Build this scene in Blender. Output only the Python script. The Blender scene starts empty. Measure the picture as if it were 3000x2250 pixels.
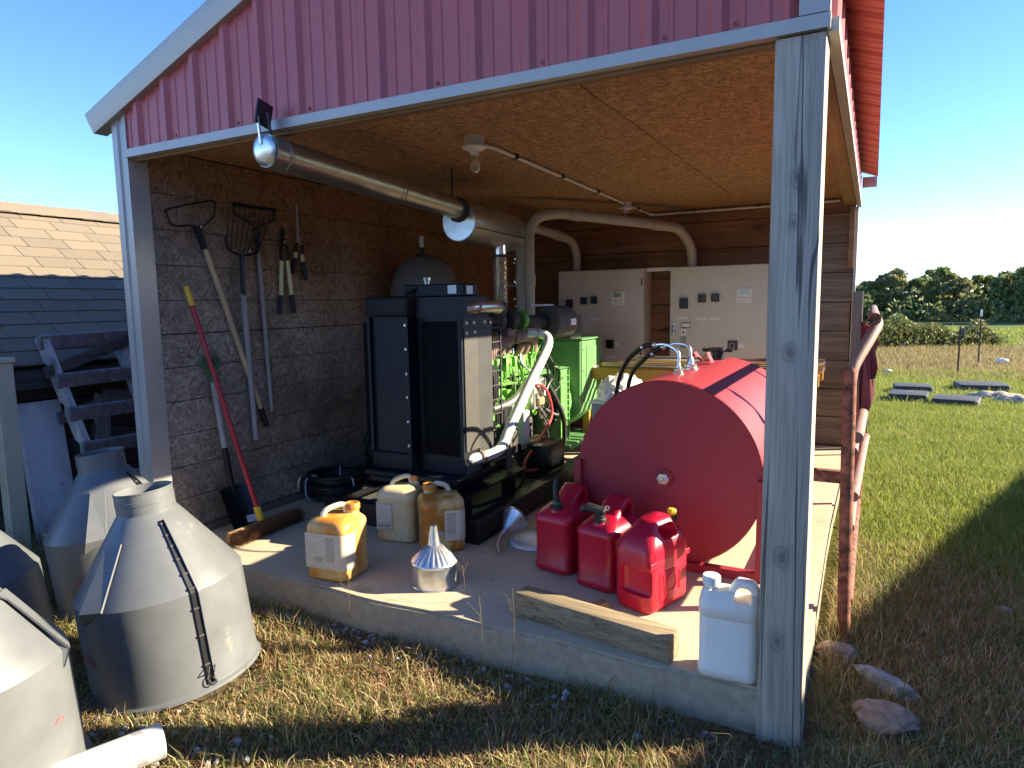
import bpy, bmesh, math, random
import numpy as np
from mathutils import Vector, Matrix, Euler
random.seed(7)
rng = np.random.default_rng(7)
R = math.radians
S = bpy.context.scene
C = S.collection

# ------------------------------------------------------------------ camera, sky, sun
cd = bpy.data.cameras.new('camera'); cam = bpy.data.objects.new('camera', cd); C.objects.link(cam)
cd.sensor_fit = 'HORIZONTAL'; cd.sensor_width = 36; cd.lens = 23.76; cd.clip_start = .05; cd.clip_end = 4000
_r = Vector((0.8827, 0.4697, -0.0159)); _f = Vector((-0.4670, 0.8763, -0.1184)).normalized()
_r = (_r - _f*_r.dot(_f)).normalized(); _u = _r.cross(_f)
cam.matrix_world = Matrix(((_r.x, _u.x, -_f.x, 3.678), (_r.y, _u.y, -_f.y, -2.354), (_r.z, _u.z, -_f.z, 1.362), (0, 0, 0, 1)))
S.camera = cam
SUN_AZ, SUN_EL = 28.5, 24.4
w = bpy.data.worlds.new('World'); S.world = w; w.use_nodes = True
wn = w.node_tree; bg = wn.nodes['Background']
sk = wn.nodes.new('ShaderNodeTexSky'); sk.sky_type = 'NISHITA'; sk.sun_disc = False
sk.sun_elevation = R(SUN_EL); sk.sun_rotation = R(90-SUN_AZ); sk.air_density = .6; sk.dust_density = .0; sk.ozone_density = 2.2; sk.altitude = 100
hs = wn.nodes.new('ShaderNodeHueSaturation'); hs.inputs['Saturation'].default_value = 1.18; hs.inputs['Hue'].default_value = .509; wn.links.new(sk.outputs[0], hs.inputs['Color']); wn.links.new(hs.outputs[0], bg.inputs[0]); bg.inputs[1].default_value = .098
sd = bpy.data.lights.new('sun', 'SUN'); sun = bpy.data.objects.new('sun', sd); C.objects.link(sun)
sd.energy = 4.1; sd.angle = R(.5); sd.color = (1, .88, .68)
_s = Vector((math.cos(R(SUN_EL))*math.cos(R(SUN_AZ)), math.cos(R(SUN_EL))*math.sin(R(SUN_AZ)), math.sin(R(SUN_EL))))
sun.rotation_euler = _s.to_track_quat('Z', 'Y').to_euler(); sun.location = (8, 4, 9)
S.view_settings.view_transform = 'Standard'; S.view_settings.look = 'None'; S.view_settings.exposure = 2.2; S.view_settings.gamma = 1
S.view_settings.use_curve_mapping = False
S.render.engine = 'CYCLES'; S.cycles.max_bounces = 10; S.cycles.diffuse_bounces = 6; S.cycles.use_denoising = True

# ------------------------------------------------------------------ helpers
MW = {}
def I4(): return Matrix.Identity(4)
def T(x, y, z): return Matrix.Translation((x, y, z))
def RZ(d): return Matrix.Rotation(R(d), 4, 'Z')
def RX(d): return Matrix.Rotation(R(d), 4, 'X')
def RY(d): return Matrix.Rotation(R(d), 4, 'Y')
def SC(x, y, z): return Matrix.Diagonal((x, y, z, 1))
def catmull(pts, n):
    P = [Vector(p) for p in pts]
    if n <= 1 or len(P) < 3: return P
    out = []
    for i in range(len(P)-1):
        p0 = P[max(i-1, 0)]; p1 = P[i]; p2 = P[i+1]; p3 = P[min(i+2, len(P)-1)]
        for k in range(n):
            t = k/n; t2 = t*t; t3 = t2*t
            out.append(.5*((2*p1)+(p2-p0)*t+(2*p0-5*p1+4*p2-p3)*t2+(3*p1-p0-3*p2+p3)*t3))
    out.append(P[-1]); return out
class B:
    def __init__(s): s.v = []; s.f = []
    def add(s, vs, fs, m=None):
        o = len(s.v)
        s.v += [tuple((m @ Vector(p)) if m else p) for p in vs]
        s.f += [tuple(i+o for i in f) for f in fs]; return s
    def box(s, lo, hi, m=None):
        x0, y0, z0 = lo; x1, y1, z1 = hi
        return s.add([(x0,y0,z0),(x1,y0,z0),(x1,y1,z0),(x0,y1,z0),(x0,y0,z1),(x1,y0,z1),(x1,y1,z1),(x0,y1,z1)],
                     [(3,2,1,0),(4,5,6,7),(0,1,5,4),(1,2,6,5),(2,3,7,6),(3,0,4,7)], m)
    def bm(s, bm, m=None):
        bm.verts.ensure_lookup_table()
        for i, v in enumerate(bm.verts): v.index = i
        s.add([v.co[:] for v in bm.verts], [[v.index for v in f.verts] for f in bm.faces], m); bm.free(); return s
    def rbox(s, lo, hi, r, seg=3, m=None, taper=None):
        bm = bmesh.new(); bmesh.ops.create_cube(bm, size=1)
        c = [(a+b)/2 for a, b in zip(lo, hi)]; d = [b-a for a, b in zip(lo, hi)]
        for v in bm.verts:
            k = taper if (taper and v.co.z > 0) else 1
            v.co = Vector((c[0]+v.co.x*d[0]*k, c[1]+v.co.y*d[1]*k, c[2]+v.co.z*d[2]))
        bmesh.ops.bevel(bm, geom=bm.edges[:], offset=r, segments=seg, profile=.5, affect='EDGES')
        return s.bm(bm, m)
    def tube(s, pts, r, seg=10, smooth=1, caps=True, closed=False, m=None):
        P = catmull(pts, smooth); n = len(P)
        rr = r if isinstance(r, (list, tuple)) else None
        rings = []; up = None
        for i, p in enumerate(P):
            if closed: t = (P[(i+1) % n]-P[i-1])
            else: t = (P[min(i+1, n-1)]-P[max(i-1, 0)])
            t = t.normalized() if t.length > 1e-9 else Vector((0,0,1))
            if up is None:
                up = Vector((0,0,1)) if abs(t.z) < .9 else Vector((1,0,0))
            a = (up - t*up.dot(t)).normalized(); b = t.cross(a); up = a
            q = r
            if rr: 
                x = i/(n-1)*(len(rr)-1); k = min(int(x), len(rr)-2); q = rr[k]+(rr[k+1]-rr[k])*(x-k)
            rings.append([p+(a*math.cos(2*math.pi*j/seg)+b*math.sin(2*math.pi*j/seg))*q for j in range(seg)])
        vs = [v for ring in rings for v in ring]; fs = []
        for i in range(n if closed else n-1):
            k = (i+1) % n
            for j in range(seg):
                l = (j+1) % seg
                fs.append((i*seg+j, i*seg+l, k*seg+l, k*seg+j))
        if caps and not closed:
            fs.append(tuple(range(seg-1, -1, -1))); fs.append(tuple((n-1)*seg+j for j in range(seg)))
        return s.add(vs, fs, m)
    def lathe(s, prof, seg=24, m=None, flute=None):
        vs = []; fs = []; n = len(prof)
        for i, (r, z) in enumerate(prof):
            for j in range(seg):
                a = 2*math.pi*j/seg
                q = r*(1+(flute(i, j) if flute else 0))
                vs.append((q*math.cos(a), q*math.sin(a), z))
        for i in range(n-1):
            for j in range(seg):
                l = (j+1) % seg
                fs.append((i*seg+j, i*seg+l, (i+1)*seg+l, (i+1)*seg+j))
        if prof[0][0] > 1e-6 and prof[0][0] != prof[-1][0]: pass
        return s.add(vs, fs, m)
    def disc(s, r, z=0, seg=24, m=None, up=True):
        vs = [(r*math.cos(2*math.pi*j/seg), r*math.sin(2*math.pi*j/seg), z) for j in range(seg)]
        return s.add(vs, [tuple(range(seg)) if up else tuple(range(seg-1, -1, -1))], m)
    def cyl(s, a, b, r, seg=16): return s.tube([a, b], r, seg)
    def prism(s, poly, d, bev=0, seg=2, m=None):
        """polygon in local x-z, extruded along y from 0 to d"""
        bm = bmesh.new(); n = len(poly)
        a = [bm.verts.new((x, 0, z)) for x, z in poly]; b = [bm.verts.new((x, d, z)) for x, z in poly]
        bm.faces.new(a); bm.faces.new(b[::-1])
        for i in range(n): bm.faces.new((a[i], b[i], b[(i+1) % n], a[(i+1) % n]))
        bmesh.ops.recalc_face_normals(bm, faces=bm.faces[:])
        if bev: bmesh.ops.bevel(bm, geom=bm.edges[:], offset=bev, segments=seg, profile=.5, affect='EDGES')
        return s.bm(bm, m)
    def data(s, name, m, sm=35, inv=None):
        me = bpy.data.meshes.new(name)
        vs = [tuple(inv @ Vector(v)) for v in s.v] if inv else [tuple(v) for v in s.v]
        me.from_pydata(vs, [], s.f); me.update()
        if m: me.materials.append(m)
        if sm:
            me.polygons.foreach_set('use_smooth', [True]*len(me.polygons)); me.set_sharp_from_angle(angle=R(sm))
        return me
def obj(name, b, m, parent=None, sm=35, local=False, kind=None, label=None):
    me = b if isinstance(b, bpy.types.Mesh) else b.data(name, m, sm, MW[parent.name].inverted() if (parent and not local) else None)
    o = bpy.data.objects.new(name, me); C.objects.link(o)
    if parent: o.parent = parent; MW[o.name] = MW[parent.name]
    else: MW[o.name] = I4()
    if kind: o['kind'] = kind
    if label: o['label'] = label
    return o
def inst(name, me, m, parent=None):
    o = bpy.data.objects.new(name, me); C.objects.link(o); o.matrix_basis = m
    if parent: o.parent = parent; MW[o.name] = MW[parent.name] @ m
    return o
def tag(o, label, cat, group=None):
    o['label'] = label; o['category'] = cat
    if group: o['group'] = group
    return o
def thing(name, loc, label, cat, group=None, rz=0, mat4=None):
    o = bpy.data.objects.new(name, None); C.objects.link(o); o.empty_display_size = .1
    m = mat4 if mat4 is not None else T(*loc) @ RZ(rz)
    o.matrix_basis = m; MW[o.name] = m
    return tag(o, label, cat, group)
def copy_tree(o, m=None, parent=None):
    c = o.copy(); C.objects.link(c)
    if parent: c.parent = parent
    if m is not None: c.matrix_basis = m; MW[c.name] = m
    elif parent: MW[c.name] = MW[parent.name]
    for ch in list(o.children): copy_tree(ch, None, c)
    return c
def text(name, body, size, m, parent, mat, label=None):
    cu = bpy.data.curves.new('t', 'FONT'); cu.body = body; cu.size = size; cu.align_x = 'CENTER'; cu.align_y = 'CENTER'; cu.extrude = .0004
    t = bpy.data.objects.new('t', cu); C.objects.link(t)
    dg = bpy.context.evaluated_depsgraph_get(); me = bpy.data.meshes.new_from_object(t.evaluated_get(dg))
    bpy.data.objects.remove(t); me.transform(m); me.materials.clear(); me.materials.append(mat)
    if parent: me.transform(MW[parent.name].inverted())
    return obj(name, me, None, parent)

# ------------------------------------------------------------------ materials
class NT:
    def __init__(s, name):
        s.m = bpy.data.materials.new(name); s.m.use_nodes = True; s.t = s.m.node_tree; s.b = s.t.nodes['Principled BSDF']; s.out = s.t.nodes['Material Output']
        s.tc = s.n('ShaderNodeTexCoord'); s.oi = s.n('ShaderNodeObjectInfo')
    def n(s, typ, **kw):
        x = s.t.nodes.new(typ)
        for k, v in kw.items(): setattr(x, k, v)
        return x
    def l(s, a, b): s.t.links.new(a, b); return b
    def set(s, sock, v):
        if isinstance(v, bpy.types.NodeSocket): s.l(v, sock)
        elif isinstance(v, (tuple, list)) and len(v) == 3 and sock.type == 'RGBA': sock.default_value = (*v, 1)
        else: sock.default_value = v
    def math(s, op, a, b=0, clamp=False):
        x = s.n('ShaderNodeMath', operation=op); x.use_clamp = clamp; s.set(x.inputs[0], a); s.set(x.inputs[1], b); return x.outputs[0]
    def vec(s, scale=(1,1,1), rot=(0,0,0), loc=(0,0,0), src=None, rand=0):
        src = src or s.tc.outputs['Object']
        if rand:
            c = s.n('ShaderNodeCombineXYZ')
            for i, k in enumerate((7.3, 13.7, 5.1)): s.set(c.inputs[i], s.math('MULTIPLY', s.oi.outputs['Random'], k*rand))
            a = s.n('ShaderNodeVectorMath', operation='ADD'); s.l(src, a.inputs[0]); s.l(c.outputs[0], a.inputs[1]); src = a.outputs[0]
        mp = s.n('ShaderNodeMapping'); s.l(src, mp.inputs[0]); mp.inputs['Location'].default_value = loc
        mp.inputs['Rotation'].default_value = tuple(R(a) for a in rot); mp.inputs['Scale'].default_value = scale; return mp.outputs[0]
    def noise(s, scale, detail=4, rough=.55, v=None, dist=0):
        x = s.n('ShaderNodeTexNoise'); x.inputs['Scale'].default_value = scale; x.inputs['Detail'].default_value = detail; x.inputs['Roughness'].default_value = rough; x.inputs['Distortion'].default_value = dist
        s.l(v or s.tc.outputs['Object'], x.inputs['Vector']); return x.outputs[0]
    def ramp(s, fac, stops):
        x = s.n('ShaderNodeValToRGB'); e = x.color_ramp.elements
        while len(e) < len(stops): e.new(.5)
        for i, (p, c) in enumerate(stops):
            e[i].position = p; e[i].color = (*c, 1) if isinstance(c, (tuple, list)) else (c, c, c, 1)
        s.l(fac, x.inputs[0]); return x.outputs[0]
    def mix(s, fac, a, b, mode='MIX'):
        x = s.n('ShaderNodeMix', data_type='RGBA', blend_type=mode); s.set(x.inputs[0], fac); s.set(x.inputs[6], a); s.set(x.inputs[7], b); return x.outputs[2]
    def bump(s, h, strength=.3, dist=.01):
        x = s.n('ShaderNodeBump'); x.inputs['Strength'].default_value = strength; x.inputs['Distance'].default_value = dist; s.l(h, x.inputs['Height']); s.l(x.outputs[0], s.b.inputs['Normal']); return x
    def P(s, **kw):
        for k, v in kw.items(): s.set(s.b.inputs[k.replace('_', ' ')], v)
        return s
def plain(name, c, rough=.5, metal=0, var=.15, scale=30, bump=0, dirt=None, dirt_amt=.5, dscale=6, coat=0, spec=.5):
    t = NT(name); f = t.noise(scale, 5)
    d = tuple(max(0, x*(1-var*1.4)) for x in c); u = tuple(min(1, x*(1+var)) for x in c)
    col = t.ramp(f, [(.3, d), (.7, u)])
    rg = t.math('ADD', t.math('MULTIPLY', f, .18), rough-.09)
    if dirt:
        g = t.ramp(t.noise(dscale, 6, .65, t.vec(rand=1)), [(1-dirt_amt*.62-.06, 0.), (min(.98, 1-dirt_amt*.62+.16), 1.)])
        col = t.mix(g, col, dirt); 
        rg = t.math('ADD', rg, t.math('MULTIPLY', g, .25), True)
    t.P(Base_Color=col, Roughness=rg, Metallic=metal, Specular_IOR_Level=spec)
    if coat: t.P(Coat_Weight=coat)
    if bump: t.bump(f, bump, .004)
    return t.m
def wood(name, light, dark, axis=2, rings=38, rough=.75, knots=True, grey=None, crack=.0, bump=.35, cs=13, weather=None):
    """board: grain runs along axis"""
    t = NT(name)
    def st(k): return tuple(1 if i != axis else k for i in range(3))
    bend = t.noise(3.2, 2, .5, t.vec(st(.35), rand=1))
    base = t.n('ShaderNodeVectorMath', operation='ADD'); t.l(t.vec(rand=1), base.inputs[0])
    cx = t.n('ShaderNodeCombineXYZ')
    for i in range(3): t.set(cx.inputs[i], t.math('MULTIPLY', t.math('SUBTRACT', bend, .5), .035 if i != axis else 0))
    t.l(cx.outputs[0], base.inputs[1]); src = base.outputs[0]
    g1 = t.noise(rings*.75, 3, .5, t.vec(st(.045), src=src)); g2 = t.noise(130, 3, .6, t.vec(st(.03), src=src)); g3 = t.noise(9, 3, .55, t.vec(st(.12), src=src))
    g = t.math('ADD', t.math('ADD', t.math('MULTIPLY', g1, .42), t.math('MULTIPLY', g2, .42)), t.math('MULTIPLY', g3, .16))
    col = t.ramp(g, [(.38, dark), (.60, light)])
    big = t.noise(2.2, 5, .6, t.vec(st(.35), rand=2))
    col = t.mix(t.ramp(big, [(.42, 0.), (.72, .5 if axis != 2 else .22)]), col, tuple(x*.6 for x in dark))
    if grey: col = t.mix(t.ramp(big, [(.3, .8), (.62, .2)]), col, t.ramp(g, [(.38, tuple(x*.6 for x in grey)), (.6, tuple(x*1.3 for x in grey))]))
    h = g
    if knots:
        vk = t.n('ShaderNodeTexVoronoi'); t.l(t.vec(st(.42), rand=1), vk.inputs['Vector']); vk.inputs['Scale'].default_value = 5.2
        k = t.ramp(vk.outputs['Distance'], [(.09, 1.), (.19, 0.)]); col = t.mix(t.math('MULTIPLY', k, .75), col, tuple(x*.4 for x in dark))
    if weather: col = weather(t, g, col)
    if crack:
        ck = t.noise(cs, 2, .5, t.vec(st(.022), src=src), .3)
        kk = t.math('MULTIPLY', t.ramp(t.math('ABSOLUTE', t.math('SUBTRACT', ck, .5)), [(.003, 1.), (.0075, 0.)]), t.ramp(t.noise(5, 2, .5, t.vec(st(.18), src=src, loc=(3, 5, 1))), [(.46, 0.), (.54, 1.)]))
        col = t.mix(t.math('MULTIPLY', kk, crack), col, tuple(x*.22 for x in dark)); h = t.mix(kk, g, (0, 0, 0))
    t.P(Base_Color=col, Roughness=rough); t.bump(h, bump, .006); return t.m
def osb(name, normal, pal, weather=None):
    t = NT(name); ax = {'X': 0, 'Z': 2}[normal]
    def flakes(ang, a, b):
        rot = [0, 0, 0]; rot[ax] = ang
        sc = [a, a, b]
        if normal == 'Z': sc = [a, b, 4]
        else: sc = [4, a, b]
        v = t.n('ShaderNodeTexVoronoi'); v.inputs['Scale'].default_value = 1
        nz = t.noise(9, 2, .5)
        w_ = t.n('ShaderNodeVectorMath', operation='ADD'); q = t.n('ShaderNodeCombineXYZ')
        for i in range(3): t.set(q.inputs[i], t.math('MULTIPLY', nz, .03))
        t.l(t.vec(rand=0), w_.inputs[0]); t.l(q.outputs[0], w_.inputs[1])
        t.l(t.vec(tuple(sc), src=t.vec((1, 1, 1), tuple(rot), src=w_.outputs[0])), v.inputs['Vector']); 
        sp = t.n('ShaderNodeSeparateColor'); t.l(v.outputs['Color'], sp.inputs[0]); return sp.outputs[0], v.outputs['Distance']
    a, da = flakes(18, 19, 80); b, db = flakes(-52, 22, 88); c, dc = flakes(74, 17, 70)
    m1 = t.ramp(t.noise(21, 2, .5), [(.44, 0.), (.5, 1.)]); m2 = t.ramp(t.noise(24, 2, .5, t.vec(loc=(3, 1, 2))), [(.52, 0.), (.58, 1.)])
    f = t.mix(m2, t.mix(m1, a, b), c); d = t.mix(m2, t.mix(m1, da, db), dc)
    col = t.ramp(f, [(0, pal[0]), (.35, pal[1]), (.7, pal[2]), (1, pal[3])])
    if weather:
        col = weather(t, f, col)
    col = t.mix(t.ramp(d, [(.5, 0.), (.85, .45)]), col, tuple(x*.45 for x in pal[0]))
    fine = t.noise(140, 3)
    col = t.mix(.22, col, t.ramp(fine, [(.3, (.03, .02, .015)), (.7, (.5, .42, .32))]), 'SOFT_LIGHT')
    t.P(Base_Color=col, Roughness=.8); t.bump(t.mix(.3, f, fine), .5, .004); return t.m

M = {}
def _wpost(t, g, col):
    for (x, z, r_) in ((3.452, 1.735, .020), (3.447, 1.60, .017), (3.447, 1.19, .021), (3.443, .505, .024), (3.437, .205, .022)):
        d = t.n('ShaderNodeVectorMath', operation='DISTANCE'); t.l(t.vec((1, 1, .62)), d.inputs[0]); d.inputs[1].default_value = (x, -.016, z*.62)
        w_ = t.math('ADD', d.outputs[1], t.math('MULTIPLY', t.math('SUBTRACT', t.noise(38, 2), .5), .012))
        col = t.mix(t.ramp(t.math('DIVIDE', w_, r_*2), [(.16, .7), (.34, .2), (.44, .5), (.56, .12), (.95, 0.)]), col, (.11, .10, .085))
    return col
M['post'] = wood('weathered_post', (.50, .425, .325), (.29, .245, .185), 2, 46, .85, False, None, .9, .9, 11, weather=_wpost)
def _wplank(t, g, col):
    gx = t.n('ShaderNodeSeparateXYZ'); t.l(t.tc.outputs['Object'], gx.inputs[0])
    k = t.math('ADD', gx.outputs[0], t.math('MULTIPLY', t.math('SUBTRACT', t.noise(2.5, 3), .5), .8)); k = t.math('SUBTRACT', k, t.math('MULTIPLY', t.math('SUBTRACT', gx.outputs[2], 1.2), .25))
    k = t.ramp(t.math('DIVIDE', k, 4), [(.70, 0.), (.80, 1.)])
    return t.mix(k, col, t.ramp(g, [(.38, (.09, .066, .05)), (.60, (.26, .20, .15))]))
M['plank'] = wood('brown_plank', (.31, .155, .07), (.15, .068, .03), 0, 34, .75, True, weather=_wplank)
M['header'] = wood('header_lumber', (.40, .25, .12), (.22, .12, .055), 1, 30, .75)
M['headx'] = wood('header_lumber_front', (.36, .22, .11), (.2, .11, .05), 0, 30, .75)
M['timber'] = wood('treated_timber', (.42, .32, .18), (.17, .118, .062), 0, 40, .8, True, None, .75, .6, 20)
M['greyboard'] = wood('grey_board', (.26, .25, .235), (.12, .115, .11), 0, 34, .85, True, (.17, .17, .165), .6)
M['greyboardz'] = wood('grey_board_upright', (.28, .27, .25), (.13, .12, .115), 2, 34, .85, True, (.19, .185, .175), .6)
M['paleboard'] = wood('pale_weathered_board', (.50, .50, .48), (.26, .255, .24), 2, 34, .85, True, None, .6)
M['darkboard'] = wood('dark_old_board', (.10, .092, .082), (.04, .036, .033), 1, 34, .85, True, None, .5)
M['whiteboard'] = plain('peeling_white_paint', (.62, .64, .64), .6, 0, .08, 20, .2, (.25, .22, .19), .32, 14)
M['sill'] = wood('sill_lumber', (.22, .18, .13), (.12, .095, .07), 1, 34)
M['trim'] = plain('grey_painted_trim', (.43, .40, .35), .38, .15, .05, 6, 0, (.26, .25, .22), .18, 5)
M['siding'] = plain('faded_red_siding', (.50, .105, .095), .42, 0, .06, 5, 0, (.40, .105, .095), .3, 2.5)
M['roofred'] = plain('red_roof_metal', (.34, .085, .055), .42, 0, .08, 6, 0, (.22, .08, .06), .4, 5)
M['galv'] = plain('galvanised_pipe', (.46, .43, .37), .32, .85, .12, 9, .05, (.30, .24, .17), .42, 5)
M['alu'] = plain('bright_aluminium', (.72, .71, .68), .28, .9, .05, 12)
M['zinc'] = plain('zinc_sheet', (.60, .62, .62), .3, .85, .12, 25, .1, (.4, .38, .33), .35, 9)
M['cone'] = plain('grey_bin_boot', (.135, .142, .142), .40, .05, .09, 7, .03, (.36, .32, .19), .44, 8)
M['conein'] = plain('grey_boot_inside', (.14, .146, .147), .55, 0, .08, 7)
M['black'] = plain('black_paint', (.012, .012, .014), .4, 0, .3, 12, 0, (.05, .045, .04), .3, 9)
M['darkblue'] = plain('dark_radiator_paint', (.006, .008, .014), .5, 0, .3, 12, 0, (.014, .014, .014), .25, 9, spec=.25)
M['finblack'] = plain('black_cooling_fin', (.004, .0045, .006), .6, 0, .2, 20, spec=.15)
M['rubber'] = plain('black_rubber', (.014, .014, .014), .5, 0, .3, 20, .1)
M['headercoat'] = plain('dusty_black_header', (.013, .013, .015), .6, 0, .2, 10, 0, (.03, .028, .026), .3, 7, spec=.25)
M['steel'] = plain('bolt_steel', (.65, .64, .60), .3, .9, .05)
M['tanpanel'] = plain('dusty_shroud', (.055, .048, .039), .65, 0, .1, 10, 0, (.038, .034, .028), .35, 7)
M['greypanel'] = plain('grey_shroud', (.08, .076, .068), .6, 0, .1, 10, 0, (.06, .053, .045), .35, 7)
M['greypanel2'] = plain('dark_grey_shroud', (.036, .034, .031), .6, 0, .1, 10, 0, (.028, .025, .022), .35, 7)
M['green'] = plain('engine_green', (.13, .36, .055), .42, 0, .12, 12, 0, (.035, .11, .03), .35, 9)
M['greenbox'] = plain('generator_green', (.12, .27, .10), .4, 0, .06, 8, 0, (.07, .16, .06), .25, 5)
M['rust'] = plain('rusty_manifold', (.30, .19, .15), .7, .1, .2, 20, .2, (.15, .08, .05), .5, 12)
M['castiron'] = plain('cast_iron', (.06, .052, .048), .65, .2, .2, 20, .2)
M['whitepipe'] = plain('white_intake_pipe', (.78, .77, .70), .3, .25, .05, 12, 0, (.55, .48, .36), .2, 8)
M['pvcgrey'] = plain('dusty_pvc_conduit', (.40, .36, .30), .55, 0, .08, 8, 0, (.28, .21, .14), .4, 4)
M['cabinet'] = plain('cabinet_grey', (.58, .56, .47), .45, 0, .04, 4, 0, (.44, .42, .37), .25, 3)
M['cream'] = plain('white_plastic', (.75, .74, .69), .4, 0, .05)
M['pipewhite'] = plain('scuffed_white_pipe', (.50, .50, .47), .45, 0, .06, 9, 0, (.36, .33, .26), .3, 8)
M['paper'] = plain('paper_tag', (.8, .8, .77), .6, 0, .04, 40)
M['lcd'] = plain('green_display', (.23, .36, .10), .25, 0, .05)
M['lcd2'] = plain('pale_display', (.45, .62, .55), .25, 0, .05)
M['red_tank'] = plain('red_tank_paint', (.28, .014, .024), .6, 0, .06, 4, .02, (.23, .02, .03), .3, 5)
M['tankgrey'] = plain('grey_wound_tank', (.16, .155, .14), .45, 0, .1, 6, 0, (.1, .095, .085), .35, 6)
M['yellowsteel'] = plain('yellow_steel', (.40, .22, .025), .45, 0, .1, 10, 0, (.18, .10, .03), .3, 9)
M['brass'] = plain('brassy_rod', (.52, .40, .24), .38, .6, .15, 10)
M['redplastic'] = None
M['yellowplain'] = plain('yellow_plastic', (.75, .50, .03), .4, 0, .05)
M['redhandle'] = plain('red_handle', (.40, .02, .03), .35, 0, .08, 20)
M['greenplastic'] = plain('green_plastic_grip', (.02, .13, .06), .4)
M['palewood'] = wood('pale_handle_wood', (.62, .47, .28), (.48, .34, .19), 2, 30, .5, False)
M['greywood'] = wood('grey_handle_wood', (.44, .42, .39), (.29, .27, .25), 2, 30, .7, False)
M['bladeblack'] = plain('black_tool_steel', (.02, .022, .026), .35, .5, .2, 16, 0, (.06, .045, .035), .3, 12)
M['ruststeel'] = plain('rusty_tines', (.09, .065, .05), .6, .5, .3, 30, .2)
M['gripyellow'] = plain('pale_yellow_tube', (.72, .68, .36), .35, 0, .05)
M['bristle'] = plain('brown_bristle', (.20, .10, .04), .8, 0, .4, 60)
M['strap'] = plain('white_strap', (.55, .58, .62), .6)
M['wire_red'] = plain('red_hose', (.5, .05, .06), .4)
M['rock'] = plain('pale_rock', (.28, .20, .135), .9, 0, .35, 30, .9, (.17, .085, .045), .5, 9)
M['rock2'] = plain('grey_rock', (.27, .27, .245), .9, 0, .35, 30, .9, (.15, .135, .10), .5, 9)
M['rustgate'] = plain('rusty_red_gate', (.29, .095, .055), .75, 0, .3, 20, .3, (.07, .032, .02), .86, 24)
M['dullgate'] = plain('faded_pink_gate_tube', (.26, .145, .105), .6, 0, .12, 12, .1, (.15, .075, .045), .45, 12)
M['sheetred'] = plain('crumpled_red_sheet', (.16, .025, .022), .5, 0, .2, 9, 0, (.08, .02, .015), .4, 5)
M['mat'] = plain('dark_grey_pad', (.045, .047, .05), .75, 0, .12, 9, .1, (.08, .08, .075), .3, 4)
M['bark'] = plain('tree_bark', (.09, .07, .055), .9, 0, .2, 5, .3)
M['shade_caster'] = plain('shade_caster_wall', (.42, .38, .33), .6, 0, .06, 3)
M['bagwhite'] = plain('white_bag', (.75, .72, .64), .5, 0, .06, 12)
M['soot'] = plain('dark_gap', (.02, .015, .012), .9)
def _osb_wall(t, f, col):
    gx = t.n('ShaderNodeSeparateXYZ'); t.l(t.tc.outputs['Object'], gx.inputs[0])
    y, z = gx.outputs[1], gx.outputs[2]
    g = t.math('ADD', t.math('MULTIPLY', y, .34), t.math('MULTIPLY', t.math('SUBTRACT', z, 1.55), .75))
    g = t.math('ADD', g, t.math('MULTIPLY', t.math('SUBTRACT', t.noise(1.6, 3), .5), .9))
    k = t.ramp(g, [(.12, 0.), (.85, 1.)])
    grey = t.ramp(f, [(0, (.24, .20, .155)), (.4, (.33, .28, .22)), (.75, (.42, .365, .295)), (1, (.56, .51, .43))])
    st = t.ramp(t.noise(2.2, 4, .6), [(.4, 1.), (.65, .55)])
    grey = t.mix(1, grey, st, 'MULTIPLY')
    return t.mix(k, grey, col)
M['osbwall'] = osb('weathered_osb', 'X', [(.21, .095, .036), (.32, .147, .056), (.41, .19, .074), (.50, .26, .11)], _osb_wall)
M['osbceil'] = osb('ceiling_osb', 'Z', [(.25, .135, .062), (.38, .21, .10), (.47, .275, .135), (.60, .385, .205)])
# concrete
t = NT('concrete'); a = t.noise(1.6, 6, .6); b_ = t.noise(24, 6, .65); c_ = t.noise(160, 3)
col = t.ramp(a, [(.32, (.47, .355, .205)), (.55, (.54, .44, .29)), (.75, (.52, .34, .175))])
col = t.mix(.3, col, t.ramp(b_, [(.3, (.31, .245, .16)), (.7, (.62, .52, .38))]))
st = t.ramp(t.noise(3.1, 7, .7, t.vec(loc=(4, 2, 0))), [(.58, 0.), (.72, .55)])
col = t.mix(st, col, (.13, .10, .075))
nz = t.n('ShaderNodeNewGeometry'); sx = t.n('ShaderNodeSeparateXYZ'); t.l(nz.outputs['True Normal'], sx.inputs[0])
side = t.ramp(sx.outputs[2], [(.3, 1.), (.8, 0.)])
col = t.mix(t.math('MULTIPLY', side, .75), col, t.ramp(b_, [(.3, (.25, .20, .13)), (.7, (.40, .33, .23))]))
t.P(Base_Color=col, Roughness=.88); t.bump(t.mix(.5, b_, c_), .35, .004); M['concrete'] = t.m
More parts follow.
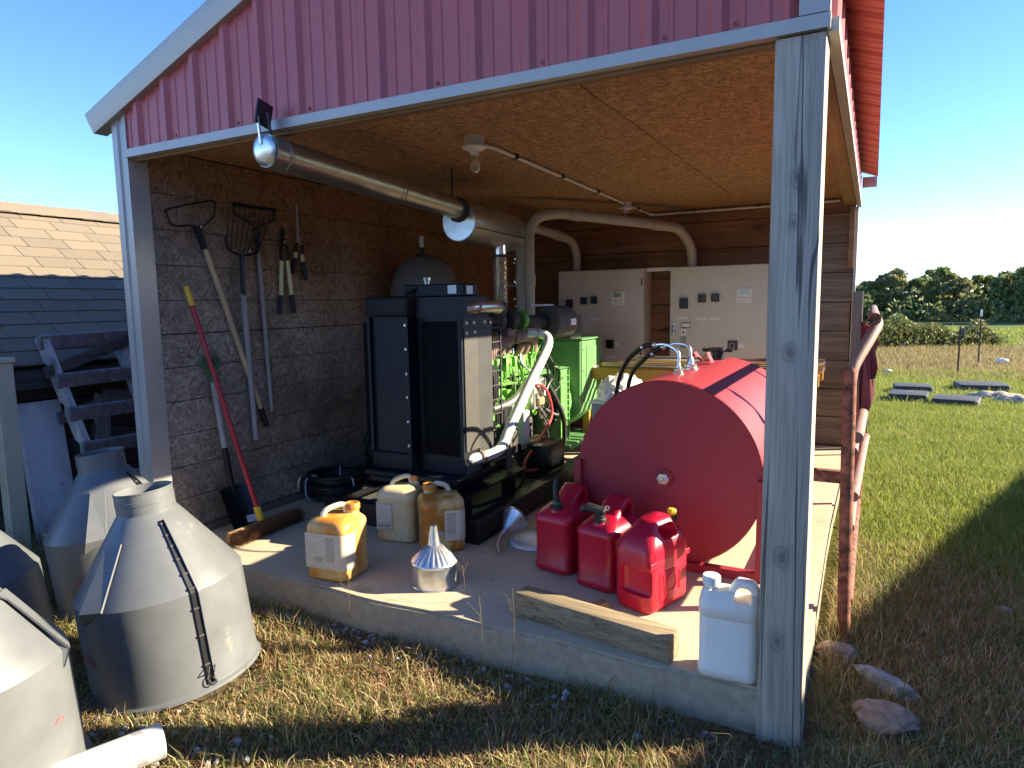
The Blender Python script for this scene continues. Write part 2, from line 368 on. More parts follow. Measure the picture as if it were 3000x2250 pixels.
# ground
t = NT('lawn_soil'); sx = t.n('ShaderNodeSeparateXYZ'); t.l(t.tc.outputs['Object'], sx.inputs[0])
n1 = t.noise(.35, 5, .6); n2 = t.noise(14, 6, .7); n3 = t.noise(2.2, 5, .6)
far = t.ramp(t.noise(.22, 5, .62, t.vec((1, .3, 1))), [(.35, (.085, .115, .018)), (.52, (.17, .16, .035)), (.66, (.25, .17, .05))])
near = t.ramp(n2, [(.3, (.045, .033, .02)), (.5, (.12, .09, .045)), (.68, (.23, .18, .10))])
near = t.mix(t.ramp(n3, [(.45, 0.), (.6, .7)]), near, (.17, .085, .045))
yy = t.math('ADD', sx.outputs[1], t.math('MULTIPLY', t.math('SUBTRACT', n3, .5), 5))
green = t.ramp(n2, [(.3, (.08, .10, .014)), (.7, (.17, .19, .03))])
brown = t.ramp(t.noise(5, 6, .7, t.vec((.5, 1.6, 1))), [(.3, (.10, .08, .022)), (.55, (.19, .13, .04)), (.75, (.23, .17, .065))])
fgreen = t.ramp(t.noise(.9, 6, .65, t.vec((.25, 1, 1))), [(.35, (.05, .08, .018)), (.55, (.10, .125, .03)), (.72, (.15, .14, .042))])
def band(a, b): return t.ramp(t.math('DIVIDE', yy, 60), [(a/60, 0.), (b/60, 1.)])
col = t.mix(t.ramp(t.math('DIVIDE', yy, 60), [(0, 0.), (3/60, 1.)]), near, green)
col = t.mix(band(12.5, 15), col, brown); col = t.mix(band(27, 31), col, fgreen)
t.P(Base_Color=col, Roughness=.95, Specular_IOR_Level=.1); t.bump(n2, .8, .03); M['ground'] = t.m
def blade_mat(name, stops, trans=.45):
    t = NT(name); g = t.n('ShaderNodeNewGeometry'); f = t.noise(3.2, 5, .65)
    k = t.math('ADD', t.math('MULTIPLY', g.outputs['Random Per Island'], .46), t.math('MULTIPLY', f, .54))
    col = t.ramp(k, stops); t.P(Base_Color=col, Roughness=.6, Specular_IOR_Level=.25)
    tr = t.n('ShaderNodeBsdfTranslucent'); t.l(col, tr.inputs[0]); mx = t.n('ShaderNodeMixShader'); mx.inputs[0].default_value = trans
    t.l(t.b.outputs[0], mx.inputs[1]); t.l(tr.outputs[0], mx.inputs[2]); t.l(mx.outputs[0], t.out.inputs[0]); return t.m
M['grass'] = blade_mat('grass_blades', [(.22, (.08, .125, .026)), (.37, (.18, .22, .055)), (.47, (.38, .33, .13)), (.56, (.62, .51, .28)), (.66, (.42, .23, .115)), (.82, (.24, .10, .055))])
M['lawn'] = blade_mat('lawn_blades', [(.25, (.12, .175, .02)), (.45, (.225, .285, .042)), (.62, (.32, .34, .075)), (.82, (.44, .38, .15))])
M['drygrass'] = blade_mat('dry_stems', [(.1, (.11, .11, .035)), (.45, (.25, .20, .08)), (.9, (.40, .32, .17))])
M['litter'] = blade_mat('dead_leaf_litter', [(.15, (.10, .045, .025)), (.45, (.20, .10, .05)), (.7, (.30, .19, .10)), (.92, (.13, .13, .05))], .2)
M['leaf'] = blade_mat('dark_leaves', [(.2, (.10, .14, .045)), (.5, (.20, .235, .08)), (.8, (.34, .33, .14))], .4)
M['leaf2'] = blade_mat('autumn_leaves', [(.2, (.13, .155, .055)), (.5, (.25, .25, .10)), (.8, (.40, .33, .15))], .4)
M['vine'] = blade_mat('vine_leaves', [(.1, (.06, .085, .025)), (.45, (.14, .17, .045)), (.75, (.28, .25, .10)), (.95, (.30, .15, .09))], .25)
def shingle():
    t = NT('asphalt_shingle'); r_ = t.oi.outputs['Random']
    col = t.ramp(r_, [(0, (.125, .095, .062)), (.5, (.165, .127, .083)), (1, (.205, .158, .10))])
    col = t.mix(.45, col, t.ramp(t.noise(260, 3, .7), [(.3, (.10, .08, .055)), (.7, (.27, .23, .17))]))
    col = t.mix(t.ramp(t.noise(3, 5, .6, t.vec(rand=3)), [(.5, 0.), (.7, .4)]), col, (.2, .15, .1))
    t.P(Base_Color=col, Roughness=.95); t.bump(t.noise(260, 2), .5, .003); return t.m
M['shingle'] = shingle()
def hdpe(name, c1, c2, th=(.42, .62), sss=.35, rough=.35, sc=5.5):
    t = NT(name); f = t.noise(sc, 6, .62, t.vec((1, 1, .8), rand=3)); col = t.ramp(f, [(th[0], c1), (th[1], c2)])
    col = t.mix(t.ramp(t.noise(40, 4, .7), [(.62, 0.), (.75, .5)]), col, tuple(x*.5 for x in c2))
    t.P(Base_Color=col, Roughness=rough, Subsurface_Weight=sss, Subsurface_Scale=.03); t.b.inputs['Subsurface Radius'].default_value = (1, .6, .25); return t.m
M['jug_orange'] = hdpe('stained_orange_plastic', (.74, .50, .18), (.62, .25, .03), (.40, .60), .35, .35, 6)
M['jug_cream'] = hdpe('cream_plastic_with_stain', (.76, .62, .33), (.56, .32, .08), (.46, .62))
M['jug_mid'] = hdpe('amber_stained_plastic', (.66, .47, .18), (.46, .18, .022), (.44, .53), .3, .35, 7)
M['jug_cap'] = plain('orange_stained_cap', (.56, .22, .03), .45, 0, .2, 14, 0, (.3, .14, .04), .4, 14)
M['handlewhite'] = hdpe('pale_handle_plastic', (.78, .70, .48), (.72, .55, .25), (.55, .75))
M['redplastic'] = hdpe('red_can_plastic', (.50, .008, .032), (.42, .006, .028), (.4, .6), .15, .33, 3)
M['whiteplastic'] = hdpe('white_jug_plastic', (.84, .78, .66), (.78, .71, .58), (.4, .65), .3, .35, 3)
def label_mat(name, scale):
    t = NT(name)
    br = t.n('ShaderNodeTexBrick'); br.inputs['Scale'].default_value = scale; br.inputs['Mortar Size'].default_value = .012; br.inputs['Row Height'].default_value = .10; br.inputs['Brick Width'].default_value = .9
    br.inputs['Color1'].default_value = (.1, .1, .1, 1); br.inputs['Color2'].default_value = (.1, .1, .1, 1); br.inputs['Mortar'].default_value = (1, 1, 1, 1)
    v = t.vec((1, 1, 1), (90, 0, 0)); t.l(v, br.inputs['Vector'])
    brk = t.ramp(t.noise(17, 1, .5, t.vec((1, 1, 5))), [(.42, 1.), (.47, 0.)])
    ln = t.math('MULTIPLY', t.math('SUBTRACT', 1, t.mix(0, br.outputs[1], br.outputs[1])), 1)
    wv = t.n('ShaderNodeTexWave', bands_direction='Z'); wv.inputs['Scale'].default_value = 52; t.l(t.tc.outputs['Object'], wv.inputs['Vector'])
    li = t.ramp(wv.outputs[1], [(.55, 0.), (.7, 1.)])
    ink = t.math('MULTIPLY', t.math('MULTIPLY', li, brk), .42)
    col = t.mix(ink, (.70, .60, .43), (.22, .2, .19)); col = t.mix(t.ramp(t.noise(5, 4), [(.5, 0.), (.7, .5)]), col, (.62, .50, .32))
    t.P(Base_Color=col, Roughness=.55); return t.m
M['label'] = label_mat('chemical_label', 12)
M['ink'] = plain('black_print', (.05, .05, .055), .6)
M['inkgrey'] = plain('grey_print', (.32, .31, .29), .6)
M['inkred'] = plain('red_marker', (.38, .05, .06), .6)
def glassm():
    t = NT('bulb_glass'); t.P(Base_Color=(.9, .86, .78), Roughness=.05, Transmission_Weight=.85, IOR=1.2); return t.m
M['glass'] = glassm()

# ------------------------------------------------------------------ ground, slab
G = -.16; W = 3.52; D = 4.48; H = 2.165; RK = .36; RX0 = 2.42; RIDGE = 1.76
def gz(x, y):
    d = np.clip(y-8, 0, 190) if not isinstance(y, float) else max(0., min(y-8, 190.))
    return G - .0183*d
xs = np.concatenate([[-900, -300, -120, -60, -30, -15], np.arange(-8, 10.01, .25), [12, 16, 22, 30, 45, 70, 120, 300, 900]])
ys = np.concatenate([[-300, -80, -30, -12, -6], np.arange(-4, 9.01, .25), np.arange(10, 40, 1.5), np.arange(42, 200, 8), [230, 400, 900, 2500]])
gx, gy = np.meshgrid(xs, ys)
gzv = G - .0183*np.clip(gy-8, 0, 190) + (np.sin(gx*1.7+gy*.9)*np.cos(gy*1.3-gx*.6))*.012*(np.abs(gx) < 12)
gzv -= .012
b = B(); nx = len(xs)
b.v = [(float(x), float(y), float(z)) for x, y, z in zip(gx.ravel(), gy.ravel(), gzv.ravel())]
b.f = [(j*nx+i, j*nx+i+1, (j+1)*nx+i+1, (j+1)*nx+i) for j in range(len(ys)-1) for i in range(nx-1)]
obj('ground', b, M['ground'], sm=180, kind='structure')
b = B(); n = 34
poly = []
bm = bmesh.new()
def slab_edge(x): return .012*math.sin(x*3.1)+.008*math.sin(x*9.7+1)+.02*(x > 3)
top = [(x, slab_edge(x)) for x in np.linspace(-.04, W-.02, n)] + [(W-.014+.006*math.sin(y*2.3), y) for y in np.linspace(.15, D+.1, 14)] + [(-.04, D+.1)]
vs = [bm.verts.new((x, y, 0)) for x, y in top]; lo = [bm.verts.new((x, y-(.012 if y < .1 else 0), -.30)) for x, y in top]
bm.faces.new(vs)
for i in range(len(top)): bm.faces.new((vs[i], lo[i], lo[(i+1) % len(top)], vs[(i+1) % len(top)]))
bmesh.ops.recalc_face_normals(bm, faces=bm.faces[:])
bmesh.ops.bevel(bm, geom=[e for e in bm.edges if all(v.co.z > -.01 for v in e.verts)], offset=.012, segments=2, affect='EDGES')
b.bm(bm); obj('concrete_slab', b, M['concrete'], kind='structure')

# ------------------------------------------------------------------ the shed
def rake(x): return RX0 + RK*(x if x < RIDGE else 2*RIDGE-x)
shed = thing('open_shed', (0, 0, 0), 'red metal sided open front shed with a plywood strand board ceiling over the generator', 'shed')
b = B(); b.rbox((W-.144, -.016, -.24), (W+.002, .126, 2.162), .007, 2); obj('wooden_post', b, M['post'], shed, label='weathered grey square wooden post at the open front corner')
# left galvanised corner trim (stepped profile)
b = B(); prof = [(0, .10), (0, -.012), (.045, -.012), (.052, -.003), (.085, -.003), (.092, -.014), (.122, -.014), (.122, .10)]
vs = [(x, y, G-.05) for x, y in prof]+[(x, y, rake(x)-.03) for x, y in prof]; k = len(prof)
b.add(vs, [(i, (i+1) % k, k+(i+1) % k, k+i) for i in range(k)]+[tuple(range(k, 2*k))])
obj('corner_trim', b, M['trim'], shed, label='pale grey metal corner trim')
# gable wall
b = B(); b.add([(.1, .02, H), (W, .02, H), (W, .02, rake(W)), (RIDGE, .02, rake(RIDGE)), (.1, .02, rake(.1))], [(0, 1, 2, 3, 4)])
gw = obj('gable_wall', b, M['soot'], shed)
def rib_profile(x0, x1, P=.2286):
    pts = []; k = math.floor(x0/P)-1
    while k*P < x1+P:
        c = k*P
        pts += [(c-.034, 0), (c-.014, .021), (c+.014, .021), (c+.034, 0)]
        for q in (.076, .152): pts += [(c+q-.011, 0), (c+q-.005, .0045), (c+q+.005, .0045), (c+q+.011, 0)]
        k += 1
    pts = [p for p in pts if x0 < p[0] < x1]
    return [(x0, 0)]+pts+[(x1, 0)]
def siding_front(x0, x1):
    b = B(); pr = rib_profile(x0, x1)
    if x0 < RIDGE < x1: pr = sorted(pr+[(RIDGE, 0)])
    nn = len(pr); b.v = [(x, -.004-h, H+.03) for x, h in pr]+[(x, -.004-h, rake(x)-.02) for x, h in pr]
    b.f = [(i, i+1, nn+i+1, nn+i) for i in range(nn-1)]; return b
for x0, x1 in ((.122, .80), (.801, 1.715), (1.716, 2.63), (2.631, 3.44)):
    obj('metal_panel', siding_front(x0, x1), M['siding'], gw)
for x in (.57, 1.02, 1.02+.457, 2.16, 2.62, 3.07, 3.3):
    b = B(); b.lathe([(0, -.006), (.007, -.006), (.007, 0)], 6, T(x-.045, -.008, 2.235) @ RX(90)); obj('screw', b, M['soot'], gw)
for x0, x1 in ((.122, .472), (.474, W+.012)):
    b = B(); pf = [(-.034, H), (-.034, H+.042), (-.026, H+.046), (.012, H+.046), (.012, H)]
    vs = [(x0, y, z) for y, z in pf]+[(x1, y, z) for y, z in pf]
    b.add(vs, [(i, (i+1) % 5, 5+(i+1) % 5, 5+i) for i in range(5)]+[(4, 3, 2, 1, 0), (5, 6, 7, 8, 9)])
    obj('header_trim', b, M['trim'], shed)
b = B(); b.box((3.443, -.030, H+.047), (W+.010, .02, 2.46)); obj('corner_trim', b, M['trim'], shed)
b = B(); b.box((.12, .016, H-.012), (W-.148, .056, 2.246)); obj('front_header', b, M['headx'], shed)
# right side: header beam, siding strip, trim
b = B(); b.rbox((W-.10, .145, H+.008), (W-.006, D-.004, H+.17), .004, 1); obj('side_header', b, M['header'], shed)
b = B(); pr = rib_profile(.0, D+.06); nn = len(pr)
b.v = [(W+.006+h, y, H+.02) for y, h in pr]+[(W+.006+h, y, rake(W)-.02) for y, h in pr]; b.f = [(i, i+1, nn+i+1, nn+i) for i in range(nn-1)]
obj('side_siding', b, M['siding'], shed)
b = B(); b.box((W-.002, .0, H-.004), (W+.034, D+.05, H+.036)); obj('side_trim', b, M['trim'], shed)
# rake trim + roof
for s in (-1, 1):
    b = B(); L = (RIDGE+.14)/math.cos(math.atan(RK)); ang = math.degrees(math.atan(RK))
    pf = [(.03, -.095), (-.045, -.095), (-.06, -.03), (-.062, .015), (-.03, .03), (.08, .034), (.08, .02), (.03, .02)]
    vs = [(0, y, z) for y, z in pf]+[(L, y, z) for y, z in pf]; k = len(pf)
    b.add(vs, [(i, (i+1) % k, k+(i+1) % k, k+i) for i in range(k)]+[tuple(range(k)), tuple(range(2*k-1, k-1, -1))])
    m = T(RIDGE, 0, rake(RIDGE)+.035) @ (RY(ang) if s > 0 else RZ(180) @ SC(1, -1, 1) @ RY(ang))
    bb = B(); bb.add(b.v, b.f, m); 
    if s < 0: bb.f = [f[::-1] for f in bb.f]
    obj('rake_trim', bb, M['trim'], shed)
rf = B(); rf.box((RIDGE-.03, -.03, rake(RIDGE)-.12), (RIDGE+.03, D+.08, rake(RIDGE)-.01)); roof = obj('roof', rf, M['header'], shed)
for s in (-1, 1):
    for k in range(5):
        y0, y1 = -.06+k*.9144, min(-.06+(k+1)*.9144, D+.14)
        pr = rib_profile(y0, y1); nn = len(pr); b = B()
        xe = RIDGE+s*(RIDGE+.15)
        b.v = [(RIDGE+s*.01, y, rake(RIDGE)+.045+h) for y, h in pr]+[(xe, y, RX0-RK*.15+.045+h) for y, h in pr]
        b.f = [(i, i+1, nn+i+1, nn+i) if s < 0 else (nn+i, nn+i+1, i+1, i) for i in range(nn-1)]
        obj('roof_panel', b, M['roofred'], roof)
for s in (-1, 1):
    if s < 0: b = B(); x = RIDGE+s*(RIDGE+.10); b.box((x-.012, -.02, RX0-.085), (x+.012, D+.1, RX0-.008)); obj('eave_board', b, M['roofred'], shed)
    else: b = B(); b.box((W+.03, D+.06, RX0-.09), (W+.145, D+.075, RX0+.0)); obj('eave_return', b, M['trim'], shed)
    for k in range(3):
        d = .5+k*.55; xx = RIDGE+s*d
        b = B(); b.box((xx-.045, .03, rake(xx)-.035), (xx+.045, D+.05, rake(xx)+.0)); obj('purlin', b, M['header'], roof)
b = B(); b.add([(RIDGE-.16, -.07, rake(RIDGE)-.02+.045), (RIDGE, -.07, rake(RIDGE)+.08), (RIDGE+.16, -.07, rake(RIDGE)+.025), (RIDGE-.16, D+.12, rake(RIDGE)+.025), (RIDGE, D+.12, rake(RIDGE)+.08), (RIDGE+.16, D+.12, rake(RIDGE)+.025)], [(0, 1, 4, 3), (1, 2, 5, 4)])
obj('ridge_cap', b, M['roofred'], roof)
# left wall: framing skin outside + strand board panels inside
b = B(); b.box((.02, .10, -.02), (.085, D, RX0-.02)); lw = obj('side_wall', b, M['soot'], shed)
b = B(); pr = rib_profile(.10, D+.06); nn = len(pr)
b.v = [(.012-h, y, G-.02) for y, h in pr]+[(.012-h, y, RX0-.03) for y, h in pr]; b.f = [(nn+i, nn+i+1, i+1, i) for i in range(nn-1)]
obj('side_siding', b, M['siding'], shed)
rowz = [.045, .235, .43, .62, .82, 1.02, 1.215, 1.41, 1.61, 1.81, 2.01, 2.245]; coly = [.03, .905, 2.12, 3.34, D-.01]
for i in range(len(rowz)-1):
    for j in range(4):
        b = B(); g = .0035; dx = random.uniform(-.0015, .0015)
        g0, g1 = (g if abs(rowz[i]-1.215) < .01 else .0023), (g if abs(rowz[i+1]-1.215) < .01 else .0023)
        b.box((.086, coly[j]+.002, rowz[i]+g0), (.1+dx, coly[j+1]-.002, rowz[i+1]-g1))
        obj('strand_board', b, M['osbwall'], lw, sm=0)
b = B(); b.box((.087, .06, .0), (.135, D-.02, .042)); obj('sill_plate', b, M['sill'], shed)
# ceiling
b = B(); b.box((.1, .058, 2.262), (W-.105, D-.02, 2.29)); ce = obj('ceiling', b, M['soot'], shed)
cx_ = [.1, .74, 1.35, 1.96, 2.575, W-.104]; cy_ = [.06, .66, 1.27, 1.88, 2.49, 3.1, 3.71, D-.03]
for i in range(5):
    for j in range(7):
        b = B(); b.box((cx_[i]+.0015, cy_[j]+(.0012), 2.25+random.uniform(-.001, .001)), (cx_[i+1]-.0015-(.003 if i == 3 else 0), cy_[j+1]-.0012, 2.2615))
        obj('strand_board', b, M['osbceil'], ce, sm=0)
# back wall planks
b = B(); b.box((.09, D+.042, -.02), (W-.01, D+.06, 2.32)); bw = obj('back_wall', b, M['soot'], shed)
z = .012
while z < 2.3:
    h = .258; b = B(); b.rbox((.088, D+random.uniform(-.003, .003), z), (W-.012+random.uniform(-.012, .004), D+.04, min(z+h, 2.31)), .004, 1); obj('plank', b, M['plank'], bw); z += h+.006
b = B(); b.box((W-.012, D-.02, -.02), (W+.012, D+.08, H-.006)); obj('back_corner_trim', b, M['trim'], shed)
b = B(); b.box((W-.055, D-.06, 1.62), (W-.012, D-.006, H)); obj('corner_stud', b, M['header'], shed)

# off to the right of the camera: an unseen long building, added so its eave shades the near lawn
dv = Vector((.322, .947, 0)); pv = Vector((.947, -.322, 0)); O = Vector((9.50, 4.49, 0))
mb = Matrix(((dv.x, pv.x, 0, O.x), (dv.y, pv.y, 0, O.y), (0, 0, 1, 0), (0, 0, 0, 1)))
shade_caster = thing('unseen_shade_building', (0, 0, 0), 'unseen long low pale building added beyond the right edge to shade the near lawn', 'building', mat4=mb)
b = B(); b.box((-17, .45, G-.3), (4.8, 6.2, 2.62)); obj('wall', b, M['shade_caster'], shade_caster, local=True)
b = B(); b.add([(-17.4, 0, 2.84), (5.1, 0, 2.84), (5.1, 3.3, 3.9), (-17.4, 3.3, 3.9), (-17.4, 6.6, 2.84), (5.1, 6.6, 2.84), (-17.4, 0, 2.74), (5.1, 0, 2.74), (5.1, 6.6, 2.74), (-17.4, 6.6, 2.74)],
    [(0, 1, 2, 3), (3, 2, 5, 4), (6, 9, 8, 7), (0, 6, 7, 1), (4, 5, 8, 9), (1, 7, 8, 5, 2), (0, 3, 4, 9, 6)]); obj('roof', b, M['roofred'], shade_caster, local=True)

# ------------------------------------------------------------------ neighbour: low shingled outbuilding on the left
ob = thing('low_outbuilding', (-1.6, 1, G), 'low outbuilding with a tan shingle roof and dark board wall left of the shed', 'building')
ex, ez, rx, rz_ = -.90, 1.03, -2.52, 2.20; Y0, Y1 = -1.2, 3.4
sl = Vector((rx-ex, 0, rz_-ez)); SL = sl.length; su = sl/SL; sn = Vector((-su.z, 0, su.x)); sn = sn if sn.z > 0 else -sn
b = B(); b.add([(ex, Y0, ez-.03), (ex, Y1, ez-.03), (rx, Y1, rz_-.03), (rx, Y0, rz_-.03), (2*rx-ex, Y0, ez-.03), (2*rx-ex, Y1, ez-.03)], [(0, 1, 2, 3), (3, 2, 5, 4), (0, 3, 4), (1, 5, 2)])
rf2 = obj('roof', b, M['soot'], ob, sm=0)
exp_ = .139; tw = .305; rows = int(SL/exp_)
sb = B(); sb.box((-.0, .003, -.006), (exp_+.025, tw-.003, .006)); sm_ = sb.data('shingle', M['shingle'], 0)
inv = MW[rf2.name].inverted()
for i in range(rows):
    o0 = ex+su.x*i*exp_, ez+su.z*i*exp_
    off = (i % 2)*tw*.5 + (i*37 % 11)*.012
    k = 0; y = Y0-off*0
    y = Y0 - (off % tw)
    while y < Y1:
        p = Vector((o0[0], y, o0[1])) + sn*(.012+random.uniform(0, .0015)) - su*(.012+random.uniform(0, .006))
        m = Matrix(((su.x, 0, sn.x, p.x), (su.y, 1, sn.y, p.y), (su.z, 0, sn.z, p.z), (0, 0, 0, 1))) @ RY(3.2)
        inst('shingle', sm_, inv @ m, rf2); y += tw
cb = B(); cb.add([(.15, 0, -.075), (.13, 0, -.06), (0, 0, .02), (-.13, 0, -.06), (.15, .3, -.075), (.13, .3, -.06), (0, .3, .02), (-.13, .3, -.06)], [(0, 4, 5, 1), (1, 5, 6, 2), (2, 6, 7, 3)]); cm_ = cb.data('ridge_shingle', M['shingle'], 20)
y = Y0
while y < Y1: inst('ridge_shingle', cm_, inv @ T(rx, y, rz_+.012+random.uniform(0, .006)) @ RX(1.5), rf2); y += .17
b = B(); b.rbox((ex-.035, Y0, ez-.15), (ex-.005, Y1, ez-.025), .004, 1); obj('fascia', b, M['darkboard'], ob)
wallb = B(); wallb.box((-4, Y0+.1, G-.1), (-1.12, Y1-.1, ez-.05)); wl = obj('wall', wallb, M['soot'], ob, sm=0)
z = G
while z < ez-.12:
    b = B(); h = .135; b.rbox((-1.115, Y0+.1+random.uniform(0, .03), z+random.uniform(0, .008)), (-1.09+random.uniform(-.01, .012), Y1-.15, z+h-.012), .004, 1, m=None); obj('wall_board', b, M['darkboard'], wl); z += h
b = B()
b.rbox((-.02, 0, 0), (.02, .26, .95), .004, 1, T(-.93, -.12, G) @ RY(-7)); 
o = obj('painted_board', b, M['whiteboard']); tag(o, 'wide peeling white board leaning on the low outbuilding wall', 'board')
b = B(); b.rbox((-.015, 0, 0), (.015, .10, .98), .004, 1, T(-.86, .20, G) @ RX(-9) @ RY(-8)); tag(obj('narrow_board', b, M['greyboardz']), 'narrow grey board leaning beside the wide white board', 'board')
b = B(); b.rbox((-.04, 0, 0), (.04, .10, 1.22), .004, 1, T(-.86, -.31, G)); b.rbox((-.05, -.01, 1.22), (.05, .11, 1.25), .004, 1, T(-.86, -.31, G)); tag(obj('yellowed_post', b, plain('yellowed_paint', (.55, .50, .33), .6, 0, .08, 9)), 'yellowed painted post at the far left edge by the outbuilding', 'post')

# leaning wooden step frame
sf = thing('wooden_step_frame', (-.72, .3, G), 'weathered grey wooden step frame leaning on the low outbuilding', 'step frame')
def lean(yc, z): return Vector((-.50-(z+.16)*.28, yc, z))
for k, (y, dz) in enumerate(((-.0, 0), (.47, -.06))):
    a, c = lean(y+.16, G-.02), lean(y-.03, 1.20+dz); d = (c-a); L = d.length; d.normalize()
    sx_ = Vector((0, 1, 0)); sx_ = (sx_-d*sx_.dot(d)).normalized(); nn_ = d.cross(sx_)
    m = Matrix(((nn_.x, sx_.x, d.x, a.x), (nn_.y, sx_.y, d.y, a.y), (nn_.z, sx_.z, d.z, a.z), (0, 0, 0, 1)))
    poly = [(-.045, 0), (.045, 0)]
    for q in range(1, 6):
        zz = L*q/5.6; poly += [(.045, zz-.09), (.012, zz-.03), (.045, zz)]
    poly += [(.045, L), (-.045, L)]
    b = B(); b.prism(poly, .036, 0, m=m); obj('stringer', b, M['paleboard'], sf, label='notched stringer')
for k, z in enumerate((1.17, .93, .72, .50, .28)):
    p = lean(0, z); q = .16*(1-(z+.16)/1.36)+.04
    b = B(); b.rbox((-.018, -.09, -.045), (.018, .62, .045), .004, 1, T(p.x+.02+(.03 if k else 0), q, z) @ RX(1.5-k*.8) @ RY(12)); obj('tread', b, M['greyboard'], sf)
b = B(); b.rbox((-.012, 0, -.035), (.012, .62, .035), .003, 1, T(-.80, -.05, .98) @ RX(18)); obj('cross_brace', b, M['darkboard'], sf)
for k, (x, y, z, a, l) in enumerate(((-1.02, .1, .66, 12, .5), (-1.0, .3, .55, -14, .45), (-1.03, .25, .40, 6, .6), (-1.0, .05, .2, -4, .7), (-1.01, .4, .78, -7, .4))):
    b = B(); b.rbox((-.012, 0, -.04), (.012, l, .04), .003, 1, T(x+.03, y, z) @ RX(a)); tag(obj('scrap_board', b, M['darkboard'] if k % 2 else M['greyboard']), ['short grey scrap board behind the upper treads of the step frame', 'dark scrap board slanting down behind the middle of the step frame', 'grey scrap board behind the middle tread of the step frame', 'dark low scrap board behind the lowest treads', 'short grey scrap board near the outbuilding fascia'][k], 'board', 'scrap boards behind the step frame')

# ------------------------------------------------------------------ shape helpers for plastic ware
def rrect(wx, wy, r, n=5):
    r = min(r, wx/2-.001, wy/2-.001); out = []
    for cx, cy, a0 in ((wx/2-r, wy/2-r, 0), (-wx/2+r, wy/2-r, 90), (-wx/2+r, -wy/2+r, 180), (wx/2-r, -wy/2+r, 270)):
        for k in range(n+1):
            a = R(a0+90*k/n); out.append((cx+r*math.cos(a), cy+r*math.sin(a)))
    return out
def loft(secs, n=5, m=None, b=None):
    """secs: (z, wx, wy, r, ox, oy)"""
    b = b or B(); vs = []; fs = []; L = 4*(n+1)
    for z, wx, wy, r, ox, oy in secs:
        vs += [(x+ox, y+oy, z) for x, y in rrect(wx, wy, r, n)]
    for i in range(len(secs)-1):
        for j in range(L): fs.append((i*L+j, i*L+(j+1) % L, (i+1)*L+(j+1) % L, (i+1)*L+j))
    fs.append(tuple(range(L-1, -1, -1))); fs.append(tuple((len(secs)-1)*L+j for j in range(L)))
    return b.add(vs, fs, m)
def boolean(a, c, op='DIFFERENCE'):
    oa = bpy.data.objects.new('a', a.data('a', None, 0)); oc = bpy.data.objects.new('c', c.data('c', None, 0)); C.objects.link(oa); C.objects.link(oc)
    md = oa.modifiers.new('b', 'BOOLEAN'); md.object = oc; md.operation = op; md.solver = 'EXACT'
    dg = bpy.context.evaluated_depsgraph_get(); me = bpy.data.meshes.new_from_object(oa.evaluated_get(dg))
    b = B(); b.v = [v.co[:] for v in me.vertices]; b.f = [tuple(p.vertices) for p in me.polygons]
    bpy.data.objects.remove(oa); bpy.data.objects.remove(oc); return b
def arch_prism(outer, inner, w, bev, m=None):
    b = B(); b.prism(outer+inner, w, bev, 2, m); return b

